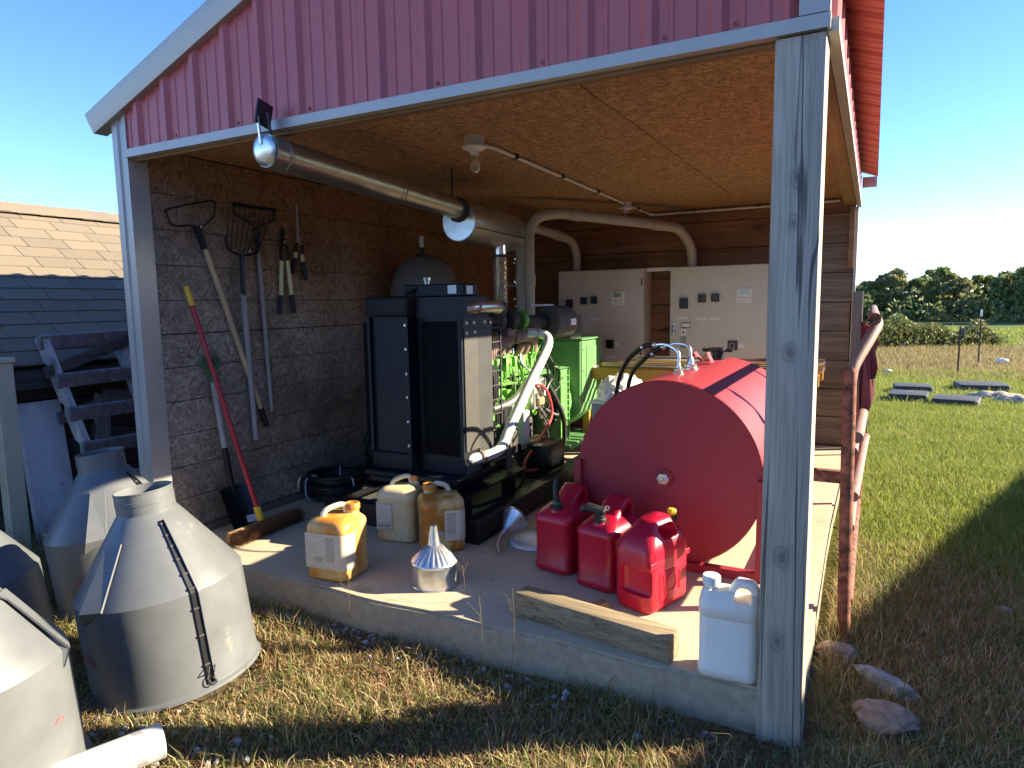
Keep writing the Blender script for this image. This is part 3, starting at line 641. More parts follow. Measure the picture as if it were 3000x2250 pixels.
# ------------------------------------------------------------------ yellow stained jugs
def yellow_jug(loc, rz, label, body, capxy, lab, hstart, un=None, labrot=0, s=1):
    t = thing('plastic_jug', loc, label, 'jug', 'stained square plastic jugs on the slab', rz)
    w_, d_, h_ = .243*s, .232*s, .315*s
    bd = loft([(0, w_-.05, d_-.05, .03, 0, 0), (.006, w_-.018, d_-.018, .04, 0, 0), (.02, w_, d_, .045, 0, 0), (.035, w_-.004, d_-.004, .045, 0, 0), (.05, w_-.006, d_-.006, .045, 0, 0), (h_*.42, w_-.010, d_-.010, .045, 0, 0), (h_-.07, w_-.004, d_-.004, .045, 0, 0), (h_-.05, w_, d_, .045, 0, 0), (h_-.03, w_-.008, d_-.008, .05, 0, 0), (h_-.013, w_-.035, d_-.035, .05, 0, 0), (h_-.002, w_-.075, d_-.075, .05, 0, 0), (h_+.003, w_-.13, d_-.13, .04, 0, 0)], 6)
    obj('body', bd, M[body], t, local=True, sm=60)
    cx, cy = capxy
    nk = B(); nk.lathe([(.036, h_-.02), (.034, h_+.01), (.034, h_+.022)], 24, T(cx, cy, 0)); obj('neck', nk, M[body], t, local=True, sm=50)
    cp = B(); seg = 48
    cp.lathe([(.036, h_+.018), (.0395, h_+.020), (.0395, h_+.044), (.036, h_+.049), (.024, h_+.049), (.022, h_+.046), (.0, h_+.046)], seg, T(cx, cy, 0), flute=lambda i, j: .02*(j % 2) if i in (1, 2) else 0)
    obj('cap', cp, M['jug_cap'], t, local=True, sm=40)
    hx, hy = hstart
    hb = B(); mid = ((hx+cx)*.5, (hy+cy)*.5)
    ex_, ey_ = cx+(hx-cx)*.25, cy+(hy-cy)*.25
    hb.tube([(hx, hy, h_-.03), (hx+(mid[0]-hx)*.2, hy+(mid[1]-hy)*.2, h_+.022), (mid[0], mid[1], h_+.044), (ex_, ey_, h_+.038), (ex_+(cx-ex_)*.3, ey_+(cy-ey_)*.3, h_-.01)], [.017, .0145, .0145, .0145, .018], 12, 6)
    obj('handle', hb, M['handlewhite'], t, local=True, sm=60)
    if lab:
        x0, x1, z0, z1, side = lab   # label wraps from x0 on the front to a stretch of the right side
        pts = []; P = rrect(w_+.001, d_+.001, .045, 6)
        # outline from front-left, round the front-right corner, along the right side
        front = [(x0+(w_/2-.045-x0)*k/6, -d_/2-.0012) for k in range(7)]
        arc = [(w_/2-.045+.0462*math.cos(R(-90+15*k)), -d_/2+.045+.0462*math.sin(R(-90+15*k))) for k in range(1, 7)]
        sidep = [(w_/2+.0012, -d_/2+.045+side*k/4) for k in range(1, 5)] if side > 0 else []
        pts = front+(arc if side >= 0 else [])+sidep
        if x1 is not None: pts = [(x0+(x1-x0)*k/6, -d_/2-.0012) for k in range(7)]
        n_ = len(pts); lb = B(); lb.v = [(x, y, z0) for x, y in pts]+[(x, y, z1) for x, y in pts]; lb.f = [(i, i+1, n_+i+1, n_+i) for i in range(n_-1)]
        lo = obj('label', lb, M['label'], t, local=True, sm=60)
        # print blocks: darker grey column and boxes on the front
        if x1 is None:
            pb = B()
            for (a, c, e, f) in ((.012, .062, .105, z1-.012),): pb.add([(a, -d_/2-.0017, e), (c, -d_/2-.0017, e), (c, -d_/2-.0017, f), (a, -d_/2-.0017, f)], [(0, 1, 2, 3)])
            for (a, c, e, f) in ((-.058, -.008, z0+.035, z0+.06),): pb.add([(a, -d_/2-.0017, e), (c, -d_/2-.0017, e), (c, -d_/2-.0017, f), (a, -d_/2-.0017, f)], [(0, 1, 2, 3)])
            obj('print_block', pb, plain('faded_grey_print', (.50, .43, .32), .6, 0, .12, 60), lo, local=True, sm=0)
            tx = text('print', 'UN', .034, MW[t.name] @ T(w_/2+.0022, -d_/2+.07, z0+.035) @ RZ(90) @ RX(90), lo, M['inkgrey'])
            for k in range(9): pass
        if un:
            text('print', un, .026, MW[t.name] @ T((x0+x1)/2, -d_/2-.0022, z0+.022) @ RX(90), lo, M['ink'])
            pb = B(); a, c = x0+.006, x1-.006
            for e, f in ((z0+.006, z0+.0075), (z0+.040, z0+.0415), (z1-.008, z1-.0065)): pb.add([(a, -d_/2-.0019, e), (c, -d_/2-.0019, e), (c, -d_/2-.0019, f), (a, -d_/2-.0019, f)], [(0, 1, 2, 3)])
            obj('print_rule', pb, M['ink'], lo, local=True, sm=0)
    return t
yellow_jug((1.315, .165, 0), 6, 'sunlit orange stained plastic jug with a large paper label at the slab edge', 'jug_orange', (.055, .055), (-.112, None, .065, .245, .045), (-.05, -.055))
yellow_jug((1.275, .755, 0), 8, 'cream plastic jug with a paper label at the back, behind the other two jugs', 'jug_cream', (.06, .07), (-.105, -.005, .075, .235, -1), (-.055, -.02), 'UN1791')
yellow_jug((1.575, .715, 0), 44, 'amber stained plastic jug standing cornerwise beside the black generator base', 'jug_mid', (-.055, .03), (.0, None, .07, .24, .10), (.055, .03))

# ------------------------------------------------------------------ funnels, lid
fn = thing('galvanised_funnel', (1.83, .275, 0), 'wide galvanised funnel standing upside down with its spout up', 'funnel')
b = B(); b.lathe([(.113, 0), (.116, .002), (.116, .006), (.113, .009), (.112, .108), (.115, .112), (.116, .118), (.113, .124)], 48); obj('skirt', b, M['zinc'], fn, local=True)
b = B(); b.lathe([(.113, .124), (.106, .132), (.078, .158), (.045, .190), (.030, .200)], 96, flute=lambda i, j: (.055*math.cos(j/96*2*math.pi*24) if i in (1, 2) else (.03*math.cos(j/96*2*math.pi*24) if i == 3 else 0)))
obj('fluted_cone', b, M['zinc'], fn, local=True, sm=60)
b = B(); b.lathe([(.032, .196), (.030, .206), (.0285, .212), (.016, .292), (.0155, .295), (.0135, .295), (.013, .25)], 24); obj('spout', b, M['zinc'], fn, local=True)
f2 = thing('long_neck_funnel', (1.90, .93, 0), 'long necked metal funnel tipped over by the black generator base', 'funnel')
b = B(); ax = Vector((.10, .55, .25)).normalized(); tip = Vector((1.885, .90, .085))
q = ax.to_track_quat('Z', 'Y').to_matrix().to_4x4()
b.lathe([(.018, 0), (.024, .012), (.078, .098), (.081, .100), (.081, .112), (.078, .112), (.074, .100), (.02, .012)], 36, T(*tip) @ q); obj('mouth', b, M['zinc'], f2)
b = B(); b.tube([tip+ax*.01, (1.878, .875, .066), (1.885, .82, .04), (1.905, .775, .022), (1.935, .735, .013)], [.018, .016, .013, .011, .009], 14, 5); obj('neck', b, M['zinc'], f2)
b = B(); b.tube([(1.930, .743, .0135), (1.938, .730, .012)], .0105, 12); obj('tip_ring', b, M['steel'], f2)
ld = thing('bucket_lid', (2.025, 1.0, 0), 'white ribbed bucket lid lying on the slab behind the red cans', 'lid')
b = B(); b.lathe([(.14, .002), (.146, .004), (.147, .018), (.142, .022), (.134, .022), (.128, .014), (.118, .012), (0, .012)], 64, flute=lambda i, j: .012*(1 if j % 4 < 2 else 0) if i in (1, 2) else 0); obj('rim', b, M['cream'], ld, local=True)

# ------------------------------------------------------------------ red fuel cans
_cb = []
def canbody(bd):
    if not _cb:
        hb = B(); hb.prism([(-.085, .300), (-.02, .352), (.05, .400), (.088, .418), (.118, .408), (.138, .37), (.145, .26)], .118, .018, 3, T(.059, 0, 0) @ RZ(90))
        u = boolean(bd, hb, 'UNION'); cut = B(); cut.prism([(.012, .328), (.058, .372), (.086, .386), (.108, .374), (.114, .335), (.09, .325)], .4, .008, 2, T(.2, 0, 0) @ RZ(90))
        c2 = B(); c2.rbox((-.03, .012, .318), (.03, .112, .345), .01, 2)
        _cb.append(boolean(u, cut).data('body', M['redplastic'], 50))
    return _cb[0]
def red_can(loc, rz, label, spout):
    t = thing('fuel_can', loc, label, 'fuel can', 'red plastic fuel cans in a row', rz)
    w_, l_ = .215, .29
    bd = loft([(0, w_-.05, l_-.05, .03, 0, 0), (.006, w_-.012, l_-.012, .04, 0, 0), (.018, w_+.004, l_+.004, .042, 0, 0), (.042, w_+.003, l_+.003, .042, 0, 0), (.048, w_-.006, l_-.006, .04, 0, 0), (.15, w_-.009, l_-.009, .04, 0, 0), (.255, w_-.006, l_-.006, .04, 0, 0), (.262, w_+.002, l_+.002, .042, 0, 0), (.282, w_, l_, .042, 0, 0), (.305, w_-.03, l_-.035, .04, 0, .008), (.328, w_-.07, l_-.10, .035, 0, .022), (.345, w_-.115, l_-.16, .03, 0, .032)], 6)
    obj('body', canbody(bd), M['redplastic'], t, local=True, sm=50)
    cb = B(); cb.lathe([(.034, .30), (.034, .318), (.030, .324)], 24, T(0, -.082, 0)); obj('collar', cb, M['redplastic'], t, local=True)
    if spout == 'tall':
        b = B(); b.lathe([(.031, .315), (.031, .338), (.024, .346), (0, .346)], 24, T(0, -.082, 0), flute=lambda i, j: .03*(j % 2)); obj('spout_collar', b, M['rubber'], t, local=True)
        b = B(); b.lathe([(.0195, .344), (.0195, .362), (0, .362)], 20, T(0, -.082, 0)); obj('spout_ring', b, M['greenplastic'], t, local=True)
        b = B(); b.tube([(0, -.082, .36), (-.002, -.086, .40), (-.006, -.082, .44), (-.004, -.070, .475)], [.019, .016, .014, .012], 14, 4); obj('spout', b, M['rubber'], t, local=True)
    else:
        b = B(); b.lathe([(.031, .315), (.031, .338), (.026, .343), (.026, .352), (0, .352)], 24, T(0, -.082, 0), flute=lambda i, j: .03*(j % 2)); obj('spout_collar', b, M['rubber'], t, local=True)
        b = B(); b.rbox((-.028, -.03, -.014), (.07, .03, .014), .008, 3, T(0, -.082, .378) @ RZ(200) @ RY(-12)); b.tube([(0, -.082, .345), (0, -.082, .38)], .019, 14); b.tube([(-.02, -.09, .385), (-.055, -.105, .384), (-.085, -.115, .370)], [.018, .018, .012], 12, 4); obj('spout', b, M['rubber'], t, local=True)
        b = B(); b.tube([(.035+.011*math.cos(k*.7), -.072, .392+.011*math.sin(k*.7)) for k in range(9)], .003, 6, closed=True); obj('ring_pull', b, M['steel'], t, local=True)
    return t
red_can((2.312, .775, 0), -9, 'red fuel can with a tall black bent spout, farthest of the three', 'tall')
red_can((2.588, .675, 0), -13, 'red fuel can with a short black trigger nozzle, between the other two cans', 'short')
t = thing('fuel_can', (2.838, .545, 0), 'bright red fuel can with a side grip and yellow cap, nearest of the three', 'fuel can', 'red plastic fuel cans in a row', -19)
w_, l_ = .205, .315
bd = loft([(0, w_-.06, l_-.06, .03, 0, 0), (.01, w_-.02, l_-.02, .045, 0, 0), (.03, w_, l_, .05, 0, 0), (.20, w_, l_, .05, 0, 0), (.275, w_, l_, .05, 0, 0), (.315, w_-.015, l_-.03, .05, 0, .0), (.345, w_-.06, l_-.08, .045, 0, .01), (.385, w_-.105, l_-.15, .035, 0, .02), (.398, w_-.125, l_-.19, .03, 0, .02)], 6)
cut = B(); cut.rbox((-.125, -.0675, .318), (.125, .058, .376), .022, 3, T(0, .022, 0)); bd = boolean(bd, cut)
cut = B(); cut.rbox((-.048, -.22, .085), (.105, -.128, .205), .018, 3); bd = boolean(bd, cut)
obj('body', bd, M['redplastic'], t, local=True, sm=50)
b = B(); b.rbox((w_/2-.006, -.085, .055), (w_/2+.003, .12, .185), .003, 2)
b.rbox((w_/2-.006, -.15, .215), (w_/2+.0005, .15, .24), .002, 1); obj('side_panel', b, M['redplastic'], t, local=True)
# raised ornament (ring and bars) on the panel
b = B(); b.tube([(w_/2+.003, .0+.036*math.cos(k*.5236), .125+.04*math.sin(k*.5236)) for k in range(12)], .004, 6, closed=True); b.tube([(w_/2+.003, -.05, .07), (w_/2+.003, -.06, .17)], .004, 6); b.tube([(w_/2+.003, .06, .08), (w_/2+.003, .06, .165)], .004, 6); obj('embossing', b, M['redplastic'], t, local=True)
b = B(); b.lathe([(.024, .36), (.024, .385), (0, .385)], 20, T(.02, .125, 0) @ RX(0)); obj('cap_neck', b, M['rubber'], t, local=True)
b = B(); b.lathe([(.020, .384), (.021, .405), (.015, .412), (0, .412)], 20, T(.02, .125, 0), flute=lambda i, j: .05*(j % 2)); obj('cap', b, M['yellowplain'], t, local=True)

# ------------------------------------------------------------------ white jug by the post
t = thing('white_jug', (3.263, .082, 0), 'white plastic jug with a moulded handle standing by the wooden post', 'jug', None, 4)
bd = loft([(0, .19, .115, .03, 0, 0), (.008, .208, .132, .035, 0, 0), (.035, .212, .136, .036, 0, 0), (.042, .204, .128, .034, 0, 0), (.222, .204, .128, .034, 0, 0), (.228, .200, .124, .034, 0, 0), (.234, .210, .134, .036, 0, 0), (.275, .210, .132, .036, 0, 0), (.305, .200, .105, .034, 0, 0), (.322, .185, .08, .03, 0, 0)], 6)
hd = B(); hd.prism([(-.012, .285), (-.004, .325), (.022, .368), (.085, .362), (.102, .335), (.103, .26)], .052, .014, 3, T(0, -.026, 0))
bd = boolean(bd, hd, 'UNION')
cut = B(); cut.prism([(.012, .292), (.030, .342), (.072, .338), (.080, .292)], .3, .012, 3, T(0, -.15, 0)); bd = boolean(bd, cut)
obj('body', bd, M['whiteplastic'], t, local=True, sm=50)
b = B(); b.lathe([(.026, .31), (.026, .337)], 24, T(-.066, 0, 0)); obj('neck', b, M['whiteplastic'], t, local=True)
b = B(); b.lathe([(.029, .334), (.032, .335), (.032, .362), (.029, .366), (0, .366)], 48, T(-.066, 0, 0), flute=lambda i, j: .02*(j % 2) if i in (1, 2) else 0); obj('cap', b, M['cream'], t, local=True)

# ------------------------------------------------------------------ timber, chock
b = B(); b.rbox((-.36, -.048, 0), (.36, .048, .106), .005, 2, T(2.708, .135, .001) @ RZ(-8.5)); tag(obj('timber', b, M['timber']), 'short square treated timber lying near the slab edge', 'timber')
MW['timber'] = I4()
b = B(); b.rbox((-.055, -.022, 0), (.055, .022, .038), .003, 1, T(2.655, .33, .001) @ RZ(68)); tag(obj('wood_chock', b, M['header']), 'small reddish wood chock on the slab behind the timber', 'chock')

# ------------------------------------------------------------------ red fuel tank
tk = thing('fuel_tank', (2.78, 1.75, 0), 'big round red steel fuel tank on a low red frame', 'fuel tank')
cx, cz, tr, ty0, ty1 = 2.78, .488, .478, .985, 2.50
mt = T(cx, ty0, cz) @ RX(-90)
b = B(); L = ty1-ty0; b.lathe([(0, .006), (tr*.6, .004), (tr-.03, .002), (tr-.006, .0), (tr, .008), (tr, L-.008), (tr-.006, L), (0, L)], 72, mt); obj('shell', b, M['red_tank'], tk, sm=30)
for y in (ty0-.03, ty1-.05):
    b = B()
    b.box((2.292, y, .0), (3.268, y+.045, .045)); b.box((2.288, y-.002, .046), (2.325, y+.044, .52)); b.box((3.228, y-.002, .046), (3.272, y+.044, .50)); 
    obj('frame', b, M['red_tank'], tk)
b = B(); b.box((2.294, ty0+.016, .002), (2.33, ty1-.052, .04)); b.box((3.23, ty0+.016, .002), (3.266, ty1-.052, .04)); obj('frame_rail', b, M['red_tank'], tk)
b = B(); b.lathe([(0, .03), (.028, .028), (.034, .022), (.034, 0)], 6, T(2.768, ty0+.002, .462) @ RX(90)); pl = obj('gauge_plug', b, M['alu'], tk)
b = B(); b.lathe([(.047, 0), (.047, .006), (.03, .006)], 28, T(2.768, ty0+.002, .462) @ RX(90)); obj('gauge_flange', b, M['red_tank'], tk)
b = B(); b.tube([(2.757, ty0-.03, .470), (2.768, ty0-.03, .474), (2.776, ty0-.03, .466), (2.772, ty0-.03, .456), (2.765, ty0-.03, .454)], .002, 6, 3); obj('gauge_mark', b, M['inkgrey'], pl)
zt = cz+tr
for (y, x, r_, h_) in ((1.315, 2.755, .022, .05), (1.59, 2.755, .036, .055)):
    b = B(); b.lathe([(r_*1.25, -.012), (r_*1.25, .012), (r_, .016), (r_, .03), (r_*.6, .034), (r_*.5, h_), (r_*.3, h_+.02)], 8 if y < 1.4 else 20, T(x, y, zt-.002)); obj('pipe_fitting', b, M['alu'], tk)
b = B(); b.tube([(2.755, 1.315, zt+.06), (2.745, 1.33, zt+.12), (2.67, 1.36, zt+.155), (2.60, 1.38, zt+.15)], .009, 8, 5); obj('fuel_tubing', b, M['alu'], tk); b = B(); b.tube([(2.755, 1.59, zt+.07), (2.74, 1.60, zt+.13), (2.66, 1.63, zt+.145), (2.57, 1.66, zt+.12)], .009, 8, 5); obj('fuel_tubing', b, M['alu'], tk)
b = B(); b.tube([(2.60, 1.38, zt+.15), (2.52, 1.42, zt+.135), (2.38, 1.52, zt+.02), (2.29, 1.62, .78), (2.24, 1.7, .4), (2.2, 1.75, .1)], .014, 10, 6); obj('fuel_hose', b, M['rubber'], tk); b = B(); b.tube([(2.57, 1.66, zt+.12), (2.44, 1.72, zt+.04), (2.31, 1.82, .85), (2.24, 1.88, .4), (2.2, 1.9, .12)], .014, 10, 6); obj('fuel_hose', b, M['rubber'], tk)
for p in ((2.52, 1.42, zt+.135), (2.60, 1.38, zt+.15), (2.57, 1.66, zt+.12), (2.5, 1.69, zt+.075)):
    b = B(); b.lathe([(.017, -.008), (.019, 0), (.017, .008)], 12, T(*p) @ RY(70)); obj('hose_clamp', b, M['steel'], tk)
b = B(); y = 1.93
b.add([(2.68, y-.03, zt+.015), (2.70, y-.03, zt+.075), (2.74, y-.03, zt+.02), (2.78, y-.03, zt+.075), (2.81, y-.03, zt+.01), (2.68, y+.05, zt+.015), (2.70, y+.05, zt+.075), (2.74, y+.05, zt+.02), (2.78, y+.05, zt+.075), (2.81, y+.05, zt+.01)], [(0, 1, 6, 5), (1, 2, 7, 6), (2, 3, 8, 7), (3, 4, 9, 8)]); obj('lifting_bracket', b, M['red_tank'], tk, sm=0)
b = B(); b.lathe([(.05, -.02), (.05, .02), (.04, .022), (.04, .055), (.055, .06), (.055, .08), (0, .085)], 20, T(2.768, 2.30, zt)); b.rbox((-.10, -.012, .05), (.10, .012, .075), .008, 2, T(2.768, 2.30, zt)); obj('filler_cap', b, M['black'], tk)

# ------------------------------------------------------------------ generator
gen = thing('diesel_generator', (1.2, 2.2, 0), 'green diesel generator with a black radiator on a black skid', 'generator')
GOFF = None
def gp(name, b, m, sm=35, par=None, label=None):
    if GOFF: b.v = [((x if x > 1.18 else 1.18-(1.18-x)*.70)+GOFF[0], y+GOFF[1], z+GOFF[2]) for x, y, z in b.v]
    return obj(name, b, M[m], par or gen, sm, label=label)
for x in (.60, 1.665): 
    b = B(); b.rbox((x, .815, 0.001), (x+.095, 3.75, .142), .006, 1); gp('skid_rail', b, 'black')
b = B(); b.box((.696, .82, .001), (1.664, .86, .14)); gp('cross_member', b, 'black')
b = B(); b.box((.696, 1.95, .002), (1.664, 2.02, .13)); gp('cross_member', b, 'black')
b = B(); b.box((.697, .862, .0015), (1.663, 1.949, .09)); gp('drip_pan', b, 'greypanel', label='dusty grey pan between the rails')
# radiator stand
GOFF = (.11, -.195, .03)
b = B(); b.box((1.40, .99, .225), (1.56, 1.80, .238)); b.box((1.40, .99, .2381), (1.412, 1.80, .30)); gp('support_channel', b, 'darkblue')
b = B(); b.box((.70, .99, .225), (.82, 1.8, .238)); gp('support_channel', b, 'darkblue')
for x in (1.44, .74):
    for y in (1.10, 1.66):
        b = B(); b.box((x, y, .062), (x+.07, y+.07, .224)); gp('stand_leg', b, 'black')
b = B(); b.rbox((.70, 1.0, .303), (1.525, 1.47, .335), .006, 1); b.rbox((.74, 1.015, .262), (1.49, 1.40, .301), .006, 1); gp('base_plate', b, 'darkblue')
# left cooler
ra = B(); ra.box((.745, 1.075, .336), (1.165, 1.36, 1.30)); rad = gp('radiator', ra, 'darkblue')
b = B(); b.rbox((.725, 1.045, 1.262), (1.175, 1.20, 1.385), .028, 3); gp('top_header', b, 'headercoat', par=rad)
b = B(); b.rbox((.735, 1.05, .336), (1.17, 1.19, .445), .018, 2); gp('bottom_header', b, 'headercoat', par=rad)
def fins(x0, x1, y, z0, z1, n):
    b = B()
    for k in range(n):
        x = x0+(x1-x0)*(k+.5)/n; b.box((x-(x1-x0)/n*.22, y-.006, z0), (x+(x1-x0)/n*.22, y, z1))
    return b
b = fins(.765, 1.135, 1.0745, .45, 1.258, 46); fo = obj('cooling_fins', b, plain('dark_teal_fins', (.005, .010, .013), .6, 0, .25, 18, spec=.15), rad, 0)
b = B(); b.box((.735, 1.05, .446), (.764, 1.075, 1.261)); b.box((1.137, 1.045, .446), (1.175, 1.075, 1.261)); gp('side_frame', b, 'darkblue', par=rad)
for z in (.50, .645, .79, .93, 1.075, 1.215):
    b = B(); b.lathe([(.012, 0), (.012, .006), (.007, .012), (0, .012)], 10, T(1.156, 1.045, z) @ RX(90)); gp('bolt', b, 'steel', par=rad)
# right cooler
ra = B(); ra.box((1.185, 1.13, .336), (1.498, 1.42, 1.375)); rad2 = gp('charge_cooler', ra, 'darkblue')
b = fins(1.215, 1.475, 1.1295, .44, 1.235, 30); gp('cooling_fins', b, 'finblack', 0, rad2)
b = B(); b.box((1.476, 1.115, .43), (1.5, 1.13, 1.25)); b.box((1.186, 1.118, 1.252), (1.5, 1.13, 1.36)); gp('front_frame', b, 'darkblue', par=rad2)
b = B(); b.rbox((.93, 1.24, 1.378), (1.45, 1.40, 1.455), .008, 1); gp('expansion_tank', b, 'darkblue', par=rad2)
b = B(); b.box((1.452, 1.262, 1.392), (1.4535, 1.33, 1.44)); gp('tank_tag', b, 'paper', 0, rad2); b = B(); b.add([(1.335, 1.2385, 1.395), (1.395, 1.2385, 1.395), (1.395, 1.2385, 1.445), (1.335, 1.2385, 1.445)], [(0, 1, 2, 3)]); gp('tank_tag', b, 'paper', 0, rad2)
b = B(); b.lathe([(.022, 1.45), (.022, 1.475), (.032, 1.476), (.032, 1.498), (0, 1.5)], 20, T(1.13, 1.30, 0), flute=lambda i, j: .04*(j % 2) if i in (2, 3) else 0); gp('radiator_cap', b, 'galv')
b = B(); b.tube([(1.0, 1.2, 1.40), (1.08, 1.24, 1.43), (1.13, 1.3, 1.445)], .012, 8, 4); gp('overflow_tube', b, 'rubber')
# right hand shroud panels, guard, plates
b = B(); b.box((1.4985, 1.135, .47), (1.508, 1.285, 1.185)); gp('shroud_panel', b, 'tanpanel', label='dusty tan shroud panel')
b = B(); b.box((1.4985, 1.287, .40), (1.505, 1.455, 1.185)); gp('shroud_panel', b, 'greypanel2', label='grey shroud panel')
b = B(); b.box((1.4985, 1.13, 1.187), (1.507, 1.455, 1.25)); gp('top_plate', b, 'castiron')
b = B(); b.box((1.4985, 1.14, .305), (1.506, 1.30, .40)); gp('lower_plate', b, 'greypanel'); b = B(); b.box((1.4985, 1.62, .25), (1.506, 1.70, .48)); gp('lower_plate', b, 'greypanel')
for y, z in ((1.155, 1.225), (1.235, 1.225), (1.155, 1.165), (1.245, 1.168), (1.36, 1.225), (1.43, 1.22), (1.32, .42), (1.43, .44)):
    b = B(); b.lathe([(.012, 0), (.012, .006), (.007, .012), (0, .012)], 10, T(1.506, y, z) @ RY(90)); gp('bolt', b, 'steel')
b = B(); 
for k in range(5): b.box((1.497, 1.462+k*.026, .46), (1.500, 1.465+k*.026, 1.185))
for k in range(9): b.box((1.4965, 1.457, .46+k*.0905), (1.5015, 1.572, .466+k*.0905))
b.box((1.495, 1.568, .455), (1.505, 1.576, 1.19)); gp('fan_guard', b, 'tanpanel', 0)
b = B(); b.add([(1.46, 1.18, 1.252), (1.50, 1.20, 1.252), (1.50, 1.44, 1.252), (1.48, 1.36, 1.31), (1.48, 1.28, 1.31)], [(0, 1, 2, 3, 4)]); gp('hose_bracket', b, 'castiron', 0)
b = B(); b.tube([(1.44, 1.20, 1.295), (1.50, 1.24, 1.31), (1.52, 1.42, 1.315), (1.50, 1.56, 1.31), (1.45, 1.62, 1.30)], .036, 16, 6); gp('coolant_elbow', b, 'galv')
for y in (1.27, 1.40): b = B(); b.lathe([(.038, -.01), (.040, 0), (.038, .01)], 20, T(1.508, y, 1.312) @ RX(90)); gp('hose_clamp', b, 'rust')
b = B(); b.rbox((.95, 1.432, .40), (1.38, 1.60, 1.24), .01, 1); b.tube([(1.2, 1.60, .8), (1.2, 1.66, .8)], .24, 24); gp('sun_block', b, 'finblack')  # dark box added behind the radiator to block sun from the left wall
# engine block and details
GOFF = None
b = B(); b.rbox((.98, 1.42, .46), (1.30, 2.62, .80), .015, 2); eb = gp('engine_block', b, 'green')
b = B(); b.rbox((1.0, 1.44, .801), (1.29, 2.58, 1.0), .015, 2); gp('cylinder_head', b, 'green')
b = B(); b.rbox((1.03, 1.66, 1.001), (1.22, 2.5, 1.08), .03, 3); gp('rocker_cover', b, 'castiron')
b = B(); b.rbox((1.02, 1.70, .20), (1.27, 2.58, .459), .03, 2); gp('oil_pan', b, 'castiron')
rr = random.Random(11)
for k in range(6):
    y = 1.72+k*.135
    b = B(); b.rbox((1.285, y-.045, .82), (1.345, y+.045, .97), .012, 2); gp('port_cover', b, 'green')
    b = B(); b.lathe([(.014, 0), (.014, .03), (.009, .045), (0, .045)], 8, T(1.30, y, .985)); gp('head_bolt', b, 'steel')
    b = B(); b.tube([(1.345, y, .93), (1.37, y+.02, .86), (1.362, y+.06, .80), (1.345, 2.18+.02*k, .76)], .006, 6, 4); gp('injector_line', b, 'green')
for k in range(26):
    y = 1.66+rr.random()*.9; z = .50+rr.random()*.44; s = .012+rr.random()*.03; d = .02+rr.random()*.06
    b = B()
    if k % 3 == 0: b.lathe([(s, 0), (s, d), (s*.6, d), (s*.6, d+.015), (0, d+.015)], 12, T(1.295, y, z) @ RY(90))
    else: b.rbox((1.29, y-s, z-s*.8), (1.295+d, y+s*1.2, z+s*.8), .006, 1)
    gp('engine_boss', b, 'green' if k % 4 else 'castiron')
for k in range(14):
    y = 1.66+rr.random()*.9; z = .48+rr.random()*.5
    b = B(); p0 = Vector((1.36, y, z)); pts = [p0]
    for q in range(3): pts.append(pts[-1]+Vector((rr.uniform(-.02, .03), rr.uniform(-.06, .14), rr.uniform(-.11, .09))))
    b.tube(pts, .0045+rr.random()*.006, 7, 5); gp('pipe_run', b, rr.choice(['green', 'green', 'rubber', 'steel']))
b = B(); b.lathe([(.045, 0), (.045, .14), (.03, .15), (.03, .165), (0, .165)], 20, T(1.375, 1.80, .52)); gp('oil_filter', b, 'black')
b = B(); b.lathe([(.036, 0), (.036, .12), (.02, .13), (0, .13)], 20, T(1.39, 1.93, .55)); gp('fuel_filter', b, 'cream')
b = B(); b.rbox((1.38, 2.02, .50), (1.44, 2.13, .57), .01, 2); b.tube([(1.36, 1.7, .63), (1.42, 1.85, .66), (1.42, 2.02, .72), (1.40, 2.16, .78)], .028, 12, 5); gp('coolant_pipe', b, 'galv')
b = B(); b.rbox((1.33, 2.22, .55), (1.43, 2.40, .80), .012, 2); gp('fuel_pump', b, 'alu')
b = B(); b.lathe([(.03, -.01), (.03, .01)], 16, T(1.435, 2.32, .70) @ RY(90)); b.rbox((1.42, 2.26, .58), (1.455, 2.36, .64), .006, 1); gp('pump_cover', b, 'brass')
b = B(); b.rbox((1.47, 1.86, .36), (1.525, 1.95, .60), .008, 2); gp('control_module', b, 'cream')
for k in range(4): b = B(); b.tube([(1.50, 1.875+k*.02, .36), (1.50, 1.875+k*.02, .32)], .006, 6); gp('connector', b, 'steel')
for k in range(16):
    y0 = 2.2+rr.random()*.35; z0 = .55+rr.random()*.4; b = B(); p = Vector((1.40+rr.random()*.06, y0, z0)); pts = [p]
    for q in range(4): p = p+Vector((rr.uniform(-.02, .03), rr.uniform(-.02, .10), rr.uniform(-.14, .05))); pts.append(p)
    b.tube(pts, rr.choice([.004, .005, .009, .012]), 7, 5); gp('wire', b, rr.choice(['rubber', 'rubber', 'galv', 'cream', 'greypanel']))
b = B(); b.tube([(1.42, 2.15, .76), (1.46, 2.28, .74), (1.48, 2.38, .64), (1.50, 2.38, .48), (1.52, 2.1, .34), (1.53, 1.86, .24), (1.55, 1.84, .18), (1.58, 1.95, .165)], .011, 8, 6); gp('red_cable', b, 'wire_red')
b = B(); b.tube([(1.40, 1.86, .36), (1.47, 1.85, .26), (1.50, 1.88, .17), (1.53, 1.80, .10), (1.58, 1.5, .098), (1.50, 1.15, .10), (1.3, 1.3, .098)], .012, 8, 6); gp('black_cable', b, 'rubber')
b = B(); b.tube([(1.44, 2.45, .72), (1.49, 2.54, .55), (1.51, 2.6, .4), (1.50, 2.62, .2)], .02, 10, 6); gp('loom', b, 'rubber')
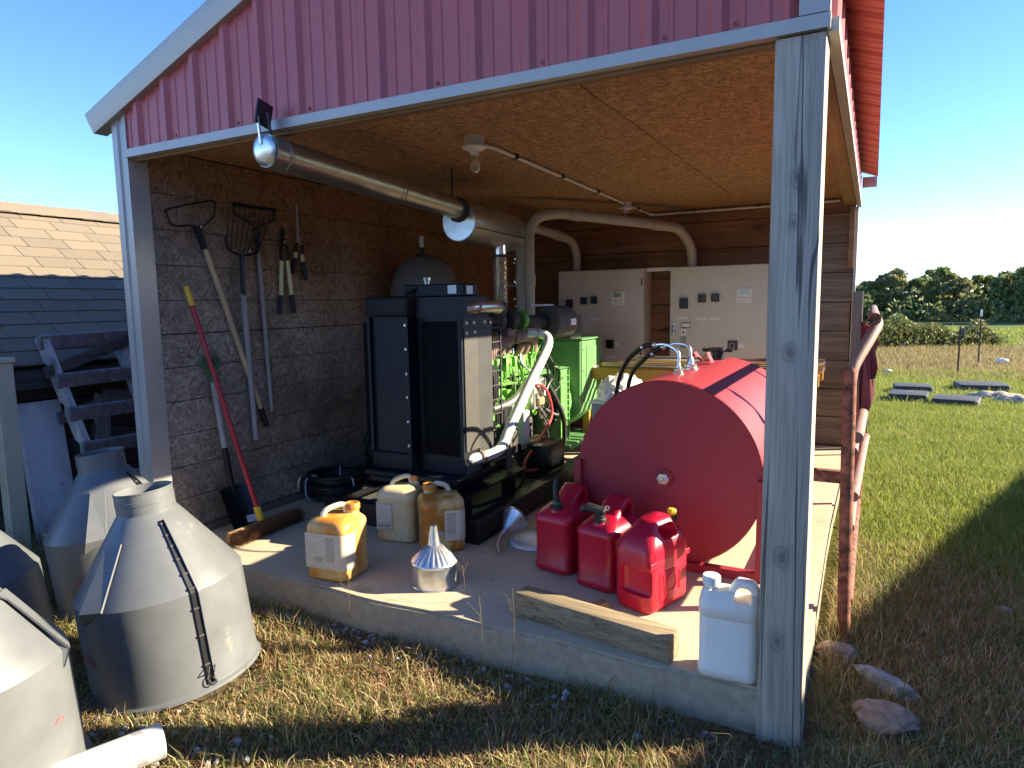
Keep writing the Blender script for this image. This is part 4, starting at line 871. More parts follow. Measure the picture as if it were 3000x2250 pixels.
# exhaust manifold, turbo
b = B(); b.tube([(1.33, 1.68, .99), (1.36, 1.70, 1.05), (1.35, 1.86, 1.085), (1.33, 2.02, 1.09)], [.04, .042, .042, .045], 14, 6); b.tube([(1.33, 2.08, 1.10), (1.35, 2.2, 1.11), (1.35, 2.36, 1.09), (1.32, 2.42, 1.0)], .042, 14, 6)
for y in (1.78, 1.90, 2.2, 2.3): b.tube([(1.30, y, .97), (1.345, y, 1.06)], .03, 10)
gp('exhaust_manifold', b, 'rust')
b = B(); b.rbox((1.25, 1.98, 1.085), (1.35, 2.10, 1.17), .012, 2); b.tube([(1.30, 2.04, 1.0), (1.30, 2.04, 1.18)], .035, 12); gp('turbo_foot', b, 'rust')
b = B(); b.lathe([(.0, -.06), (.05, -.055), (.08, -.03), (.088, 0), (.08, .03), (.05, .055), (.03, .08), (.03, .10)], 24, T(1.27, 1.93, 1.24) @ RX(90)); b.tube([(1.27, 1.93, 1.26), (1.285, 1.97, 1.32), (1.285, 1.98, 1.36)], [.06, .055, .05], 16, 3); gp('turbo_housing', b, 'castiron')
b = B(); b.lathe([(.03, -.05), (.07, -.04), (.085, 0), (.075, .035), (.045, .05), (.045, .08)], 24, T(1.29, 2.10, 1.24) @ RX(-90)); gp('compressor_housing', b, 'castiron')
b = B(); b.lathe([(.088, -.012), (.092, 0), (.088, .012)], 24, T(1.30, 2.21, 1.235) @ RX(-90)); b.tube([(1.30, 2.2, 1.235), (1.31, 2.27, 1.232)], .07, 18); gp('intake_boot', b, 'green')
b = B(); b.tube([(1.31, 2.26, 1.23), (1.36, 2.34, 1.22), (1.40, 2.47, 1.215)], .05, 18, 4); gp('intake_tube', b, 'castiron')
ac = T(1.425, 2.46, 1.21) @ RZ(-8) @ RX(-90)
b = B(); b.lathe([(0, .02), (.05, .02), (.052, 0), (.118, 0), (.128, .008), (.128, .10), (.132, .105), (.132, .13), (.128, .135), (.126, .27), (.11, .285), (0, .285)], 40, ac); gp('air_cleaner', b, 'greypanel')
b = B(); b.add([(.131*math.cos(a), .131*math.sin(a), z) for z in (.16, .24) for a in (-.2, .0, .2)], [(0, 1, 4, 3), (1, 2, 5, 4)], ac); gp('cleaner_label', b, 'paper')
b = B(); b.rbox((1.30, 2.44, 1.335), (1.42, 2.62, 1.352), .004, 1); gp('bracket_plate', b, 'paper')
# white intake pipe
b = B(); b.tube([(1.58, .99, .44), (1.64, 1.10, .445), (1.655, 1.22, .45), (1.66, 1.30, .48), (1.66, 1.38, .56), (1.66, 1.64, .785), (1.65, 1.92, .985), (1.64, 2.03, 1.07), (1.61, 2.07, 1.12), (1.55, 2.06, 1.145), (1.48, 2.03, 1.15)], .034, 18, 5); gp('charge_pipe', b, 'whitepipe', 60)
b = B(); b.tube([(1.66, 1.52, .682), (1.66, 1.58, .733)], .0365, 18); gp('pipe_sleeve', b, 'whitepipe')
for p, e in (((1.635, 1.08, .445), 55), ((1.53, 2.05, 1.147), 30)):
    b = B(); b.lathe([(.040, -.012), (.042, 0), (.040, .012)], 20, T(*p) @ RZ(-20) @ RX(90)); gp('hose_clamp', b, 'rust')
for k in range(3): b = B(); b.tube([(1.53, 1.20+k*.03, .36), (1.55, 1.20+k*.03, .35), (1.56, 1.22+k*.03, .365)], .008, 6, 3); gp('clamp_bolt', b, 'steel')
# alternator, control box
b = B(); b.lathe([(.12, 0), (.29, .0), (.30, .02), (.30, .28), (.27, .30), (.27, .86), (.2, .9), (0, .9)], 32, T(1.15, 2.62, .52) @ RX(-90)); gp('alternator', b, 'greenbox')
b = B(); b.prism([(.70, .38), (1.36, .30), (1.497, .42), (1.497, 1.04), (.70, 1.04)], .50, .008, 1, T(0, 2.98, 0)); cbx = gp('terminal_box', b, 'greenbox')
b = B(); b.box((1.4975, 3.0, .50), (1.503, 3.46, 1.03)); gp('box_door', b, 'greenbox', par=cbx)
b = B(); b.box((1.4985, 3.10, .60), (1.507, 3.43, .985)); gp('door_panel', b, 'greenbox', par=cbx)
b = B(); b.rbox((.69, 2.965, 1.042), (1.52, 3.495, 1.056), .004, 1); gp('box_lid', b, 'greenbox', par=cbx)
b = B(); b.box((1.5035, 3.27, .735), (1.5085, 3.40, .80)); st_ = gp('sticker', b, 'paper', 0, cbx)
for k in range(3): b = B(); b.lathe([(.008, 0), (.008, .005), (0, .006)], 8, T(1.504, 3.03, .6+k*.18) @ RY(90)); gp('bolt', b, 'steel', par=cbx)
b = B(); b.rbox((.95, 2.95, 1.057), (1.42, 3.2, 1.25), .006, 1); gp('breaker_box', b, 'greypanel')
b = B(); b.rbox((1.38, 2.62, .22), (1.46, 2.80, .82), .004, 1); lv = gp('louvre_box', b, 'greenbox')
for k in range(11): b = B(); b.box((1.461, 2.635, .25+k*.051), (1.472, 2.79, .257+k*.051)); gp('louvre_bar', b, 'green', 0, lv)
b = B(); b.box((1.461, 2.622, .225), (1.474, 2.634, .815)); b.box((1.461, 2.791, .225), (1.474, 2.80, .815)); gp('louvre_frame', b, 'green', 0, lv)
b = B(); b.add([(1.40, 2.60, .86), (1.48, 2.60, .83), (1.48, 2.85, .70), (1.40, 2.85, .76), (1.48, 2.80, .83), (1.485, 2.98, .56), (1.40, 2.98, .56)], [(0, 1, 4, 3), (4, 5, 6, 3)]); gp('cable_shield', b, 'greenbox', 0)
b = B(); b.rbox((1.30, 2.60, .17), (1.56, 3.3, .215), .004, 1); gp('mounting_foot', b, 'greenbox')
for y in (2.68, 3.1): b = B(); b.lathe([(.035, .142), (.035, .17)], 16, T(1.46, y, 0)); gp('rubber_mount', b, 'rubber')
b = B(); b.rbox((1.40, 1.98, .131), (1.645, 2.30, .335), .008, 2); bt = gp('battery', b, 'black')
b = B(); b.box((1.6455, 2.06, .17), (1.647, 2.20, .27)); gp('battery_label', b, 'inkgrey', 0, bt)
for y in (2.05, 2.22): b = B(); b.lathe([(.012, .335), (.012, .355), (0, .355)], 10, T(1.50, y, 0)); gp('battery_post', b, 'steel', par=bt)
b = B(); b.box((1.42, 2.0, .336), (1.52, 2.26, .352)); gp('hold_down', b, 'rust', 0, bt)

# ------------------------------------------------------------------ exhaust run
ex = thing('exhaust_pipe', (1.24, 1.0, 2.0), 'long metal exhaust pipe and muffler slung under the ceiling', 'exhaust pipe')
b = B(); b.tube([(1.236, -.085, 2.062), (1.243, .86, 2.012)], .073, 28); gp('front_pipe', b, 'galv', par=ex)
b = B(); b.tube([(1.243, .86, 2.012), (1.248, 1.56, 1.975)], .064, 28); gp('rear_pipe', b, 'galv', par=ex)
b = B(); b.lathe([(.0735, -.02), (.0755, -.015), (.0755, .015), (.0735, .02)], 28, T(1.243, .84, 2.013) @ RX(93)); b.lathe([(.0735, -.012), (.0765, -.006), (.0765, .006), (.0735, .012)], 28, T(1.237, .0, 2.058) @ RX(93)); gp('pipe_clamp', b, 'galv', par=ex)
mm = T(1.248, 1.50, 1.905) @ RX(-90-2)
b = B(); b.lathe([(0, .004), (.11, .0), (.128, .0), (.135, .006), (.135, .70), (.128, .712), (0, .712)], 44, mm); mf = gp('muffler', b, 'galv', par=ex)
b = B(); b.disc(.124, -.002, 40, mm, False); gp('end_cap', b, 'zinc', par=mf)
b = B(); b.tube([(1.248+.137*math.cos(-.35), 1.51, 1.905+.137*math.sin(-.35)), (1.248+.137*math.cos(-.35), 2.21, 1.885+.137*math.sin(-.35))], .004, 6); gp('muffler_seam', b, 'soot', par=mf)
b = B(); b.rbox((1.17, 1.47, 1.93), (1.325, 1.495, 2.03), .004, 1); b.tube([(1.248+.07*math.cos(k*.5236), 1.488, 1.977+.07*math.sin(k*.5236)) for k in range(12)], .012, 8, closed=True); b.box((1.205, 1.478, 2.03), (1.217, 1.488, 2.249)); gp('hanger', b, 'castiron', par=ex)
b = B(); b.tube([(1.286, 1.98, 1.70), (1.286, 1.98, 1.78)], .047, 22); gp('outlet_collar', b, 'alu', par=ex)
b = B(); pr = []; n_ = 24
for k in range(n_): z0 = 1.37+.33*k/n_; pr += [(.046, z0), (.053, z0+.004), (.053, z0+.008), (.046, z0+.012)]
b.lathe(pr, 28, T(1.286, 1.98, 0)); gp('bellows', b, 'brass', par=ex)
b = B(); b.lathe([(.05, 1.69), (.054, 1.692), (.054, 1.71), (.05, 1.712)], 22, T(1.286, 1.98, 0)); b.lathe([(.05, 1.352), (.056, 1.354), (.056, 1.372), (.05, 1.374)], 22, T(1.286, 1.98, 0)); b.tube([(1.34, 1.98, 1.70), (1.40, 1.99, 1.705)], .006, 6); gp('band_clamp', b, 'castiron', par=ex)
rcp = B(); rcp.lathe([(.0, .014), (.045, .012), (.068, .003), (.070, 0), (.068, -.004)], 32, T(1.235, -.098, 2.062) @ RX(96) @ RZ(0)); gp('rain_flap', rcp, 'zinc', par=ex)
b = B(); b.rbox((-.007, -.008, 0), (.007, .002, .12), .003, 1, T(1.235, -.112, 2.085) @ RX(6)); gp('flap_arm', b, 'steel', par=ex)
b = B(); b.rbox((-.006, -.01, .0), (.006, .075, .11), .003, 2, T(1.235, -.135, 2.175) @ RX(-14)); gp('counterweight', b, 'black', par=ex)
b = B(); b.tube([(1.27, -.09, 2.13), (1.27, -.10, 2.22)], .007, 6); b.tube([(1.205, -.09, 2.13), (1.205, -.10, 2.2)], .007, 6); gp('hinge_bracket', b, 'black', par=ex)

# ------------------------------------------------------------------ cabinets
def cabinet(x0, x1, label, right):
    t = thing('control_cabinet', ((x0+x1)/2, 4.3, .62), label, 'control cabinet', 'grey control cabinets on the back wall')
    yf = 4.185
    b = B(); b.rbox((x0, yf+.022, .62), (x1, D-.006, 1.685), .005, 1); obj('case', b, M['cabinet'], t)
    b = B(); b.rbox((x0+.003, yf, .625), (x1-.004 - (.045 if right else 0), yf+.02, 1.68), .004, 1); dr = obj('door', b, M['cabinet'], t)
    def plate(n, x, z, w_, h_, m, d=.012, par=dr): 
        b = B(); b.rbox((x-w_/2, yf-d, z-h_/2), (x+w_/2, yf-.0005, z+h_/2), min(.003, d*.3), 1); return obj(n, b, M[m], par)
    if not right:
        for x, z, s in ((.893, 1.35, .075), (1.053, 1.377, .065), (1.164, 1.381, .065)):
            plate('switch', x, z, s, s*1.15, 'black', .03)
        L = (1.41, 1.395, 'lcd'); 
        for x, z, w_ in ((1.17, 1.19, .085), (1.33, .80, .09), (.93, 1.195, .08)): plate('name_tag', x, z, w_, .022, 'paper', .003)
        plate('switch', 1.337, .937, .075, .09, 'black', .03); plate('name_tag', 1.405, .937, .04, .025, 'paper', .003)
    else:
        plate('switch', 2.076, 1.337, .078, .10, 'black', .03); plate('switch', 2.247, 1.38, .07, .075, 'black', .03); plate('switch', 2.369, 1.385, .07, .075, 'black', .03)
        for x in (2.262, 2.384):
            plate('switch_face', x, 1.38, .03, .07, 'greypanel', .034)
        L = (2.63, 1.40, 'lcd2')
        for x, z, w_ in ((2.07, 1.2, .095), (2.245, 1.19, .1), (2.366, 1.19, .105)): plate('name_tag', x, z, w_, .02, 'paper', .003)
        plate('warning_plate', 2.096, 1.127, .088, .055, 'ink', .003); plate('warning_plate', 2.096, 1.127, .078, .036, 'paper', .005)
        plate('sticker', 2.076, 1.06, .055, .066, 'paper', .003); b = B(); b.add([(2.062, yf-.0042, 1.05), (2.082, yf-.0042, 1.042), (2.078, yf-.0042, 1.058), (2.092, yf-.0042, 1.062), (2.07, yf-.0042, 1.072)], [(0, 1, 2, 3, 4)]); obj('sticker_mark', b, M['ink'], dr, 0)
        plate('notice', 2.076, .965, .056, .12, 'inkgrey', .003)
        b = B(); b.tube([(1.977, yf-.02, 1.13), (1.98, yf-.035, 1.10), (1.985, yf-.035, 1.02)], .010, 8, 3); b.lathe([(.016, 0), (.016, .02), (0, .022)], 14, T(1.977, yf, 1.13) @ RX(90)); obj('door_handle', b, M['alu'], dr)
        plate('switch', 2.535, .94, .088, .09, 'ink', .012); plate('name_tag', 2.61, .935, .045, .028, 'paper', .003)
        b = B(); b.tube([(2.515, yf-.02, .91), (2.515, yf-.03, .95), (2.535, yf-.03, .965), (2.552, yf-.03, .95), (2.552, yf-.02, .91)], .007, 6, 3); obj('padlock', b, M['rust'], dr)
    for z in (.80, 1.52): b = B(); b.tube([(x1-.012, yf-.004, z), (x1-.012, yf-.004, z+.07)], .007, 8); obj('hinge', b, M['greypanel'], dr)
    x, z, m = L
    plate('display_unit', x, z, .14, .135, 'cream', .014); plate('display', x, z+.033, .08, .042, m, .0165)
    for k in range(4): plate('button', x-.045+k*.03, z-.017, .016, .01, 'inkgrey', .0165)
    plate('keypad_print', x, z-.043, .06, .008, 'inkgrey', .0155)
    return t
cabinet(.76, 1.67, 'grey control cabinet on the back wall nearest the generator', False)
cabinet(1.938, 2.88, 'grey control cabinet with a door handle and stickers behind the red tank', True)
b = B(); b.box((1.672, 4.30, 1.655), (1.936, 4.34, 1.69)); tag(obj('strut_channel', b, M['cream']), 'pale metal strut bridging the gap between the two cabinets', 'strut')
# PVC conduits
pc = thing('vent_conduit', (.98, 2.95, 1.0), 'plastic conduit bending back and down into the cabinet nearest the generator', 'conduit')
b = B(); b.tube([(.975, 2.92, 1.0), (.97, 2.92, 1.86), (.965, 2.94, 1.96), (.96, 3.02, 2.02), (.955, 3.15, 2.035), (.94, 3.85, 2.01), (.935, 4.12, 1.98), (.93, 4.24, 1.90), (.93, 4.28, 1.80), (.93, 4.28, 1.686)], .043, 18, 4); gp('pipe', b, 'pvcgrey', 60, pc)
b = B(); b.tube([(.973, 2.92, 1.50), (.972, 2.92, 1.60)], .049, 18); gp('coupling', b, 'pvcgrey', par=pc); b = B(); b.tube([(.945, 3.7, 2.014), (.942, 3.82, 2.011)], .048, 18); gp('coupling', b, 'pvcgrey', par=pc)
pc = thing('vent_conduit', (1.09, 2.85, 1.0), 'longer plastic conduit running under the ceiling to the cabinet behind the tank', 'conduit')
b = B(); b.tube([(1.10, 2.83, 1.0), (1.10, 2.83, 1.88), (1.115, 2.85, 2.0), (1.16, 2.90, 2.08), (1.26, 3.0, 2.11), (1.36, 3.12, 2.11), (1.95, 3.95, 2.05), (2.05, 4.12, 2.01), (2.11, 4.22, 1.90), (2.125, 4.26, 1.80), (2.125, 4.28, 1.686)], .045, 18, 4); gp('pipe', b, 'pvcgrey', 60, pc)
b = B(); b.tube([(1.10, 2.83, 1.50), (1.10, 2.83, 1.60)], .051, 18); gp('coupling', b, 'pvcgrey', par=pc); b = B(); b.tube([(1.36, 3.12, 2.11), (1.42, 3.205, 2.104)], .051, 18); gp('coupling', b, 'pvcgrey', par=pc); b = B(); b.tube([(1.86, 3.82, 2.06), (1.92, 3.905, 2.054)], .051, 18); gp('coupling', b, 'pvcgrey', par=pc)
# lamps and ceiling conduit
def lamp(x, y, label):
    t = thing('ceiling_lamp', (x, y, 2.25), label, 'lamp', 'bare bulb lamps on the ceiling')
    b = B(); b.lathe([(0, -.0005), (.055, -.0005), (.055, -.05), (.05, -.052)], 24, T(x, y, 2.2495)); gp('junction_box', b, 'cabinet', par=t)
    b = B(); b.lathe([(.066, -.052), (.066, -.060), (.05, -.070), (.026, -.078), (.022, -.098), (0, -.098)], 28, T(x, y, 2.25)); gp('lamp_holder', b, 'cream', par=t)
    b = B(); b.lathe([(.013, -.096), (.014, -.112), (.022, -.128), (.029, -.146), (.030, -.160), (.024, -.178), (.012, -.188), (0, -.190)], 24, T(x, y, 2.25)); gp('bulb', b, 'glass', 60, t)
    b = B(); b.lathe([(.012, -.099), (.0125, -.118), (0, -.12)], 12, T(x, y, 2.25)); gp('bulb_base', b, 'brass', par=t)
lamp(1.76, .86, 'bare bulb lamp holder on the ceiling nearer the open front')
lamp(1.675, 3.62, 'bare bulb lamp holder on the ceiling near the back wall')
co = thing('ceiling_conduit', (1.72, 2.2, 2.25), 'thin pale electrical conduit running along the ceiling between the lamps', 'conduit')
b = B(); b.tube([(1.76, .91, 2.215), (1.757, 1.0, 2.225), (1.753, 1.1, 2.234), (1.676, 3.56, 2.234)], .0105, 10); b.tube([(1.674, 3.68, 2.234), (1.66, 4.28, 2.234), (1.70, 4.40, 2.225), (1.8, 4.43, 2.22), (3.38, 4.44, 2.22)], .0105, 10, 3); gp('tube', b, 'cream', par=co)
for x, y in ((1.745, 1.36), (1.722, 2.1), (1.70, 2.85), (1.668, 4.0), (2.1, 4.435), (2.7, 4.44), (3.2, 4.44)):
    b = B(); b.box((x-.018, y-.018, 2.222), (x+.018, y+.018, 2.249)); gp('strap', b, 'castiron', 0, co)
# well tank
wt = thing('pressure_tank', (.42, 2.3, 0), 'grey domed pressure tank standing behind the radiator', 'tank')
b = B(); b.lathe([(.27, .0), (.285, .02), (.285, 1.42), (.28, 1.50), (.255, 1.60), (.20, 1.69), (.12, 1.745), (.05, 1.76), (0, 1.76)], 44, T(.395, 2.3, 0)); gp('shell', b, 'tankgrey', par=wt)
b = B(); b.lathe([(.05, 1.75), (.05, 1.775), (.022, 1.78), (.022, 1.83), (.0, 1.83)], 18, T(.375, 2.3, 0)); gp('valve_base', b, 'rubber', par=wt)
b = B(); b.lathe([(.017, 1.83), (.017, 1.92), (.0, 1.92)], 16, T(.375, 2.3, 0)); gp('stem', b, 'cream', par=wt)
b = B(); b.tube([(1.02, 2.4, 1.0), (1.02, 2.4, 1.46), (1.05, 2.4, 1.50), (1.2, 2.4, 1.50)], .012, 8, 3); gp('vent_tube', b, 'galv')
# yellow rack, rods, box, bag
yr = thing('yellow_rack', (2.35, 3.5, 0), 'low yellow steel rack behind the red tank', 'rack')
for y in (3.22, 3.72):
    b = B(); b.rbox((1.36, y, .69), (3.34, y+.045, .79), .006, 1); gp('beam', b, 'yellowsteel', par=yr)
    for x in (1.42, 3.2): b = B(); b.box((x, y+.002, .0), (x+.06, y+.043, .689)); gp('leg', b, 'yellowsteel', par=yr)
b = B(); b.box((1.43, 3.266, .70), (1.48, 3.719, .76)); b.box((3.21, 3.266, .70), (3.26, 3.719, .76)); gp('cross_bar', b, 'yellowsteel', par=yr)
for k, (y, z, x0, m, lb) in enumerate(((3.26, .812, 1.6, 'brass', 'lowest brassy rod on the yellow rack, at the front'), (3.34, .816, 1.72, 'headx', 'brown wood strip among the rods on the rack'), (3.44, .806, 1.5, 'brass', 'brassy rod at the middle of the rack'), (3.56, .812, 1.85, 'yellowsteel', 'yellow rod near the back of the rack'), (3.5, .862, 1.78, 'brass', 'upper brassy rod resting on the others'), (3.33, .868, 1.9, 'galv', 'dull grey rod on top of the brown strip'))):
    b = B(); b.tube([(x0, y, z), (3.36, y+.03, z)], .019 if k != 1 else .022, 10); tag(obj('metal_rod' if k != 1 else 'wood_strip', b, M[m]), lb, 'rod', 'rods lying on the yellow rack')
bx = thing('storage_box', (2.05, 2.3, 0), 'grey blue box standing between the generator and the red tank', 'box')
b = B(); b.rbox((1.93, 2.12, .001), (2.23, 2.52, .64), .01, 2); obj('body', b, plain('bluegrey_box', (.22, .25, .31), .5, 0, .08, 6), bx); b = B(); b.rbox((1.92, 2.11, .641), (2.24, 2.53, .665), .006, 1); gp('lid', b, 'cream', par=bx)
bm = bmesh.new(); bmesh.ops.create_icosphere(bm, subdivisions=4, radius=1)
for v in bm.verts:
    n_ = v.co.normalized(); q = 1+.12*math.sin(9*n_.x+3*n_.y)*math.cos(7*n_.y-5*n_.z)+.06*math.sin(23*n_.z+17*n_.x); v.co = Vector((n_.x*.16*q, n_.y*.22*q, max(-.02, n_.z*.15*q)))
b = B(); b.bm(bm, T(2.09, 2.30, .69)); tag(obj('crumpled_bag', b, M['bagwhite'], sm=60), 'crumpled white bag on the grey blue box beside the red tank', 'bag')

# ------------------------------------------------------------------ hose coil, pump
hc = thing('hose_coil', (.34, 1.24, 0), 'coil of black rubber hose on the slab against the left wall', 'hose')
b = B(); pts = []; 
for k in range(7*24+1):
    a = 2*math.pi*k/24; lay = k/24; z = .018+.024*lay+.006*math.sin(a*1.3+lay); r_ = .178+.022*math.sin(lay*2.1+1)+.008*math.sin(a*2+lay*3)
    pts.append((.34+r_*math.cos(a+.3), 1.24+r_*1.06*math.sin(a+.3), z))
b.tube(pts, .0165, 10); b.tube([pts[-1], (.46, 1.42, .20), (.40, 1.48, .205)], .0165, 10, 4); gp('coil', b, 'rubber', par=hc)
for a in (-20, 130, 235):
    b = B(); c_, s_ = math.cos(R(a)), math.sin(R(a)); p = lambda r_, z: (.34+r_*c_, 1.24+r_*1.06*s_, z)
    b.tube([p(.14, .03), p(.140, .15), p(.18, .178), p(.220, .15), p(.222, .04), p(.18, .0045), p(.14, .03)], .006, 6, 4); gp('tie_strap', b, 'strap', par=hc)
b = B(); b.tube([(.13, 1.16, .16), (.12, 1.08, .15), (.125, 1.06, .06)], .018, 10, 3); gp('brass_end', b, 'galv', par=hc)
pm = thing('black_pump', (.36, 1.86, 0), 'small black pump in the dark corner behind the hose coil', 'pump')
b = B(); b.rbox((.18, 1.72, .001), (.52, 2.0, .16), .03, 3); b.tube([(.25, 1.86, .16), (.25, 1.86, .26)], .05, 16); gp('body', b, 'black', par=pm)
b = B(); b.tube([(.22, 1.72, .15), (.20, 1.70, .30), (.24, 1.72, .38), (.34, 1.8, .30), (.38, 1.82, .16)], .009, 8, 5); b.tube([(.28, 1.70, .14), (.24, 1.66, .27), (.26, 1.70, .34)], .007, 8, 5); gp('cord', b, 'rubber', par=pm)
b = B(); b.lathe([(.018, 0), (.018, .03), (0, .03)], 12, T(.30, 1.719, .09) @ RX(90)); gp('dial', b, 'steel', par=pm)
b = B(); b.add([(1.02, .80, .003), (1.10, .78, .003), (1.06, .90, .003)], [(0, 1, 2)]); tag(obj('paper_scrap', b, M['paper']), 'scrap of white paper on the slab beside the cream jug', 'paper')

# ------------------------------------------------------------------ grey hopper boots on the grass
def hopper(loc, label, lean_=(-.077, -.041), seam=-14, rz=0, fin=-92):
    lx, ly = lean_
    sh = Matrix(((1, 0, lx/.74, 0), (0, 1, ly/.74, 0), (0, 0, 1, 0), (0, 0, 0, 1)))   # leans a little
    ax_ = Vector((-ly, lx, 0)); m = T(*loc) @ Matrix.Rotation(-math.atan(math.hypot(lx, ly)/.74), 4, Vector((ly, -lx, 0)).normalized())
    m = T(*loc) @ Matrix.Rotation(math.atan(math.hypot(lx, ly)/.74), 4, Vector((-ly, lx, 0)).normalized()) @ RZ(rz)
    t = thing('hopper_boot', loc, label, 'hopper', 'grey cone shaped hopper boots on the grass', mat4=m)
    RB = .315
    def den(i, j): 
        a = j/72*2*math.pi; return .006*math.sin(2*a+rz)+.004*math.sin(5*a+rz*.3)
    b = B(); b.lathe([(RB+.014, .0), (RB+.012, .012), (RB+.002, .02), (RB, .03), (RB, .2), (RB, .403), (RB-.004, .410), (.22, .545), (.118, .695), (.112, .702), (.110, .706), (.109, .788), (.111, .790), (.111, .796), (.106, .796)], 72, flute=den)
    obj('shell', b, M['cone'], t, 25, local=True)
    b = B(); b.lathe([(.106, .796), (.105, .71), (.113, .695), (.212, .545), (RB-.01, .403), (RB-.006, .0)], 72, flute=den); obj('lining', b, M['conein'], t, local=True)
    b = B(); b.lathe([(.1098, .742), (.1112, .743), (.1112, .760), (.1098, .761)], 60); obj('neck_band', b, M['cone'], t, local=True)
    def at(a, prof, w_, h_):   # strip following the profile at angle a
        c_, s_ = math.cos(R(a)), math.sin(R(a)); b = B(); vs = []
        for r_, z in prof:
            for q, hh in ((-w_, 0), (-w_, h_), (w_, h_), (w_, 0)):
                rr_ = r_+hh; vs.append((rr_*c_-q*s_, rr_*s_+q*c_, z+(hh*.6 if z > .41 else 0)))
        n_ = len(prof); b.add(vs, [(4*i+k, 4*i+(k+1) % 4, 4*i+4+(k+1) % 4, 4*i+4+k) for i in range(n_-1) for k in range(4)]+[(3, 2, 1, 0), tuple(4*n_-4+k for k in range(4))]); return b
    pr = [(RB-.001, .03), (RB-.001, .404), (.218, .548), (.132, .672)]
    obj('seam_strip', at(seam, pr, .0085, .006), M['black'], t, 0, local=True, label='dark bolted seam strip')
    obj('seam_lip', at(seam+3.4, pr, .0035, .016), M['cone'], t, 0, local=True)
    c_, s_ = math.cos(R(seam)), math.sin(R(seam))
    bb = B(); 
    for r_, z in ((.14, .662), (.170, .618), (.198, .578), (.232, .528), (.27, .474), (.306, .42), (RB, .34), (RB, .23), (RB, .11)):
        b = B(); b.rbox((-.02, -.012, -.005), (.010, .012, .005), .003, 1, T(r_*c_, r_*s_, z) @ RZ(seam) @ RY(0)); obj('seam_bolt', b, M['castiron'], t, local=True)
    # folded lap standing off the cone
    c_, s_ = math.cos(R(fin)), math.sin(R(fin)); tx, ty = -s_, c_
    P_ = [(RB+.012, .36, 0), (RB+.026, .41, .02), (.195, .61, .01), (.175, .63, .0), (.165, .625, .07), (RB-.012, .41, .10)]
    b = B(); b.v = [(r_*c_+q*tx, r_*s_+q*ty, z) for r_, z, q in P_]+[(r_*c_*.985+q*tx, r_*s_*.985+q*ty, z-.006) for r_, z, q in P_]
    n_ = 6; b.f = [tuple(range(n_)), tuple(range(2*n_-1, n_-1, -1))]+[(i, n_+i, n_+(i+1) % n_, (i+1) % n_) for i in range(n_)]; obj('folded_lap', b, M['cone'], t, 0, local=True)
    b = B(); 
    for k, (z0, a0, a1) in enumerate(((.205, -9, 6), (.195, -5, 9), (.218, 0, 4))):
        aa = [fin-6+a0+(a1-a0)*q/5 for q in range(6)]
        b.add([((RB+.0025)*math.cos(R(a)), (RB+.0025)*math.sin(R(a)), z0+.012*math.sin(q*1.3)+dz) for dz in (0, .008) for q, a in enumerate(aa)], [(q, q+1, 7+q, 6+q) for q in range(5)])
    obj('red_marking', b, M['inkred'], t, 0, local=True)
    return t
hopper((1.135, -.632, G), 'grey cone shaped hopper boot in the foreground with its bolted seam facing the camera')
hopper((.235, -.275, G), 'grey cone shaped hopper boot standing at the back beside the shed corner', seam=-20, fin=-95, rz=40)
hopper((1.20, -1.415, G), 'big grey hopper boot cut off by the left edge at the bottom corner', seam=120, fin=20, lean_=(-.05, -.03), rz=20)
hopper((.37, -1.06, G), 'shaded grey hopper boot half hidden at the left edge between the others', seam=60, fin=200, rz=70)
b = B()
for k, a in enumerate((-16, -12)):
    pts = [(1.135+(.322+.012*math.sin(q*2))*math.cos(R(a)), -.632+(.322+.012*math.sin(q*2))*math.sin(R(a))+.006*math.cos(q*3), G+.13-.016*q) for q in range(9)]; b.tube(pts, .0025, 6, 2)
tag(obj('chain', b, M['castiron']), 'thin dark chain hanging at the foot of the front hopper boot seam', 'chain')
wp = thing('white_pipe', (1.5, -1.25, G+.06), 'short white plastic pipe lying on the grass at the bottom edge', 'pipe')
A_, B__ = Vector((1.60, -1.03, G+.062)), Vector((1.27, -1.87, G+.062)); q = (A_-B__).to_track_quat('Z', 'Y').to_matrix().to_4x4(); Lp = (A_-B__).length
b = B(); b.lathe([(.053, Lp-.02), (.053, Lp), (.058, Lp), (.058, 0), (.053, 0), (.053, .02), (.053, Lp-.02)], 36, T(*B__) @ q); gp('tube', b, 'pipewhite', par=wp)
for z0 in (.06,):
    for a0 in (20, 75, 130, 185, 240, 295):
        b = B(); b.add([(.0584*math.cos(R(a)), .0584*math.sin(R(a)), Lp-z0-dz+(.004*(a-a0)/20)) for dz in (0, .03) for a in (a0, a0+12, a0+26)], [(0, 1, 4, 3), (1, 2, 5, 4)], T(*B__) @ q); gp('dark_mark', b, 'inkgrey', 0, wp)

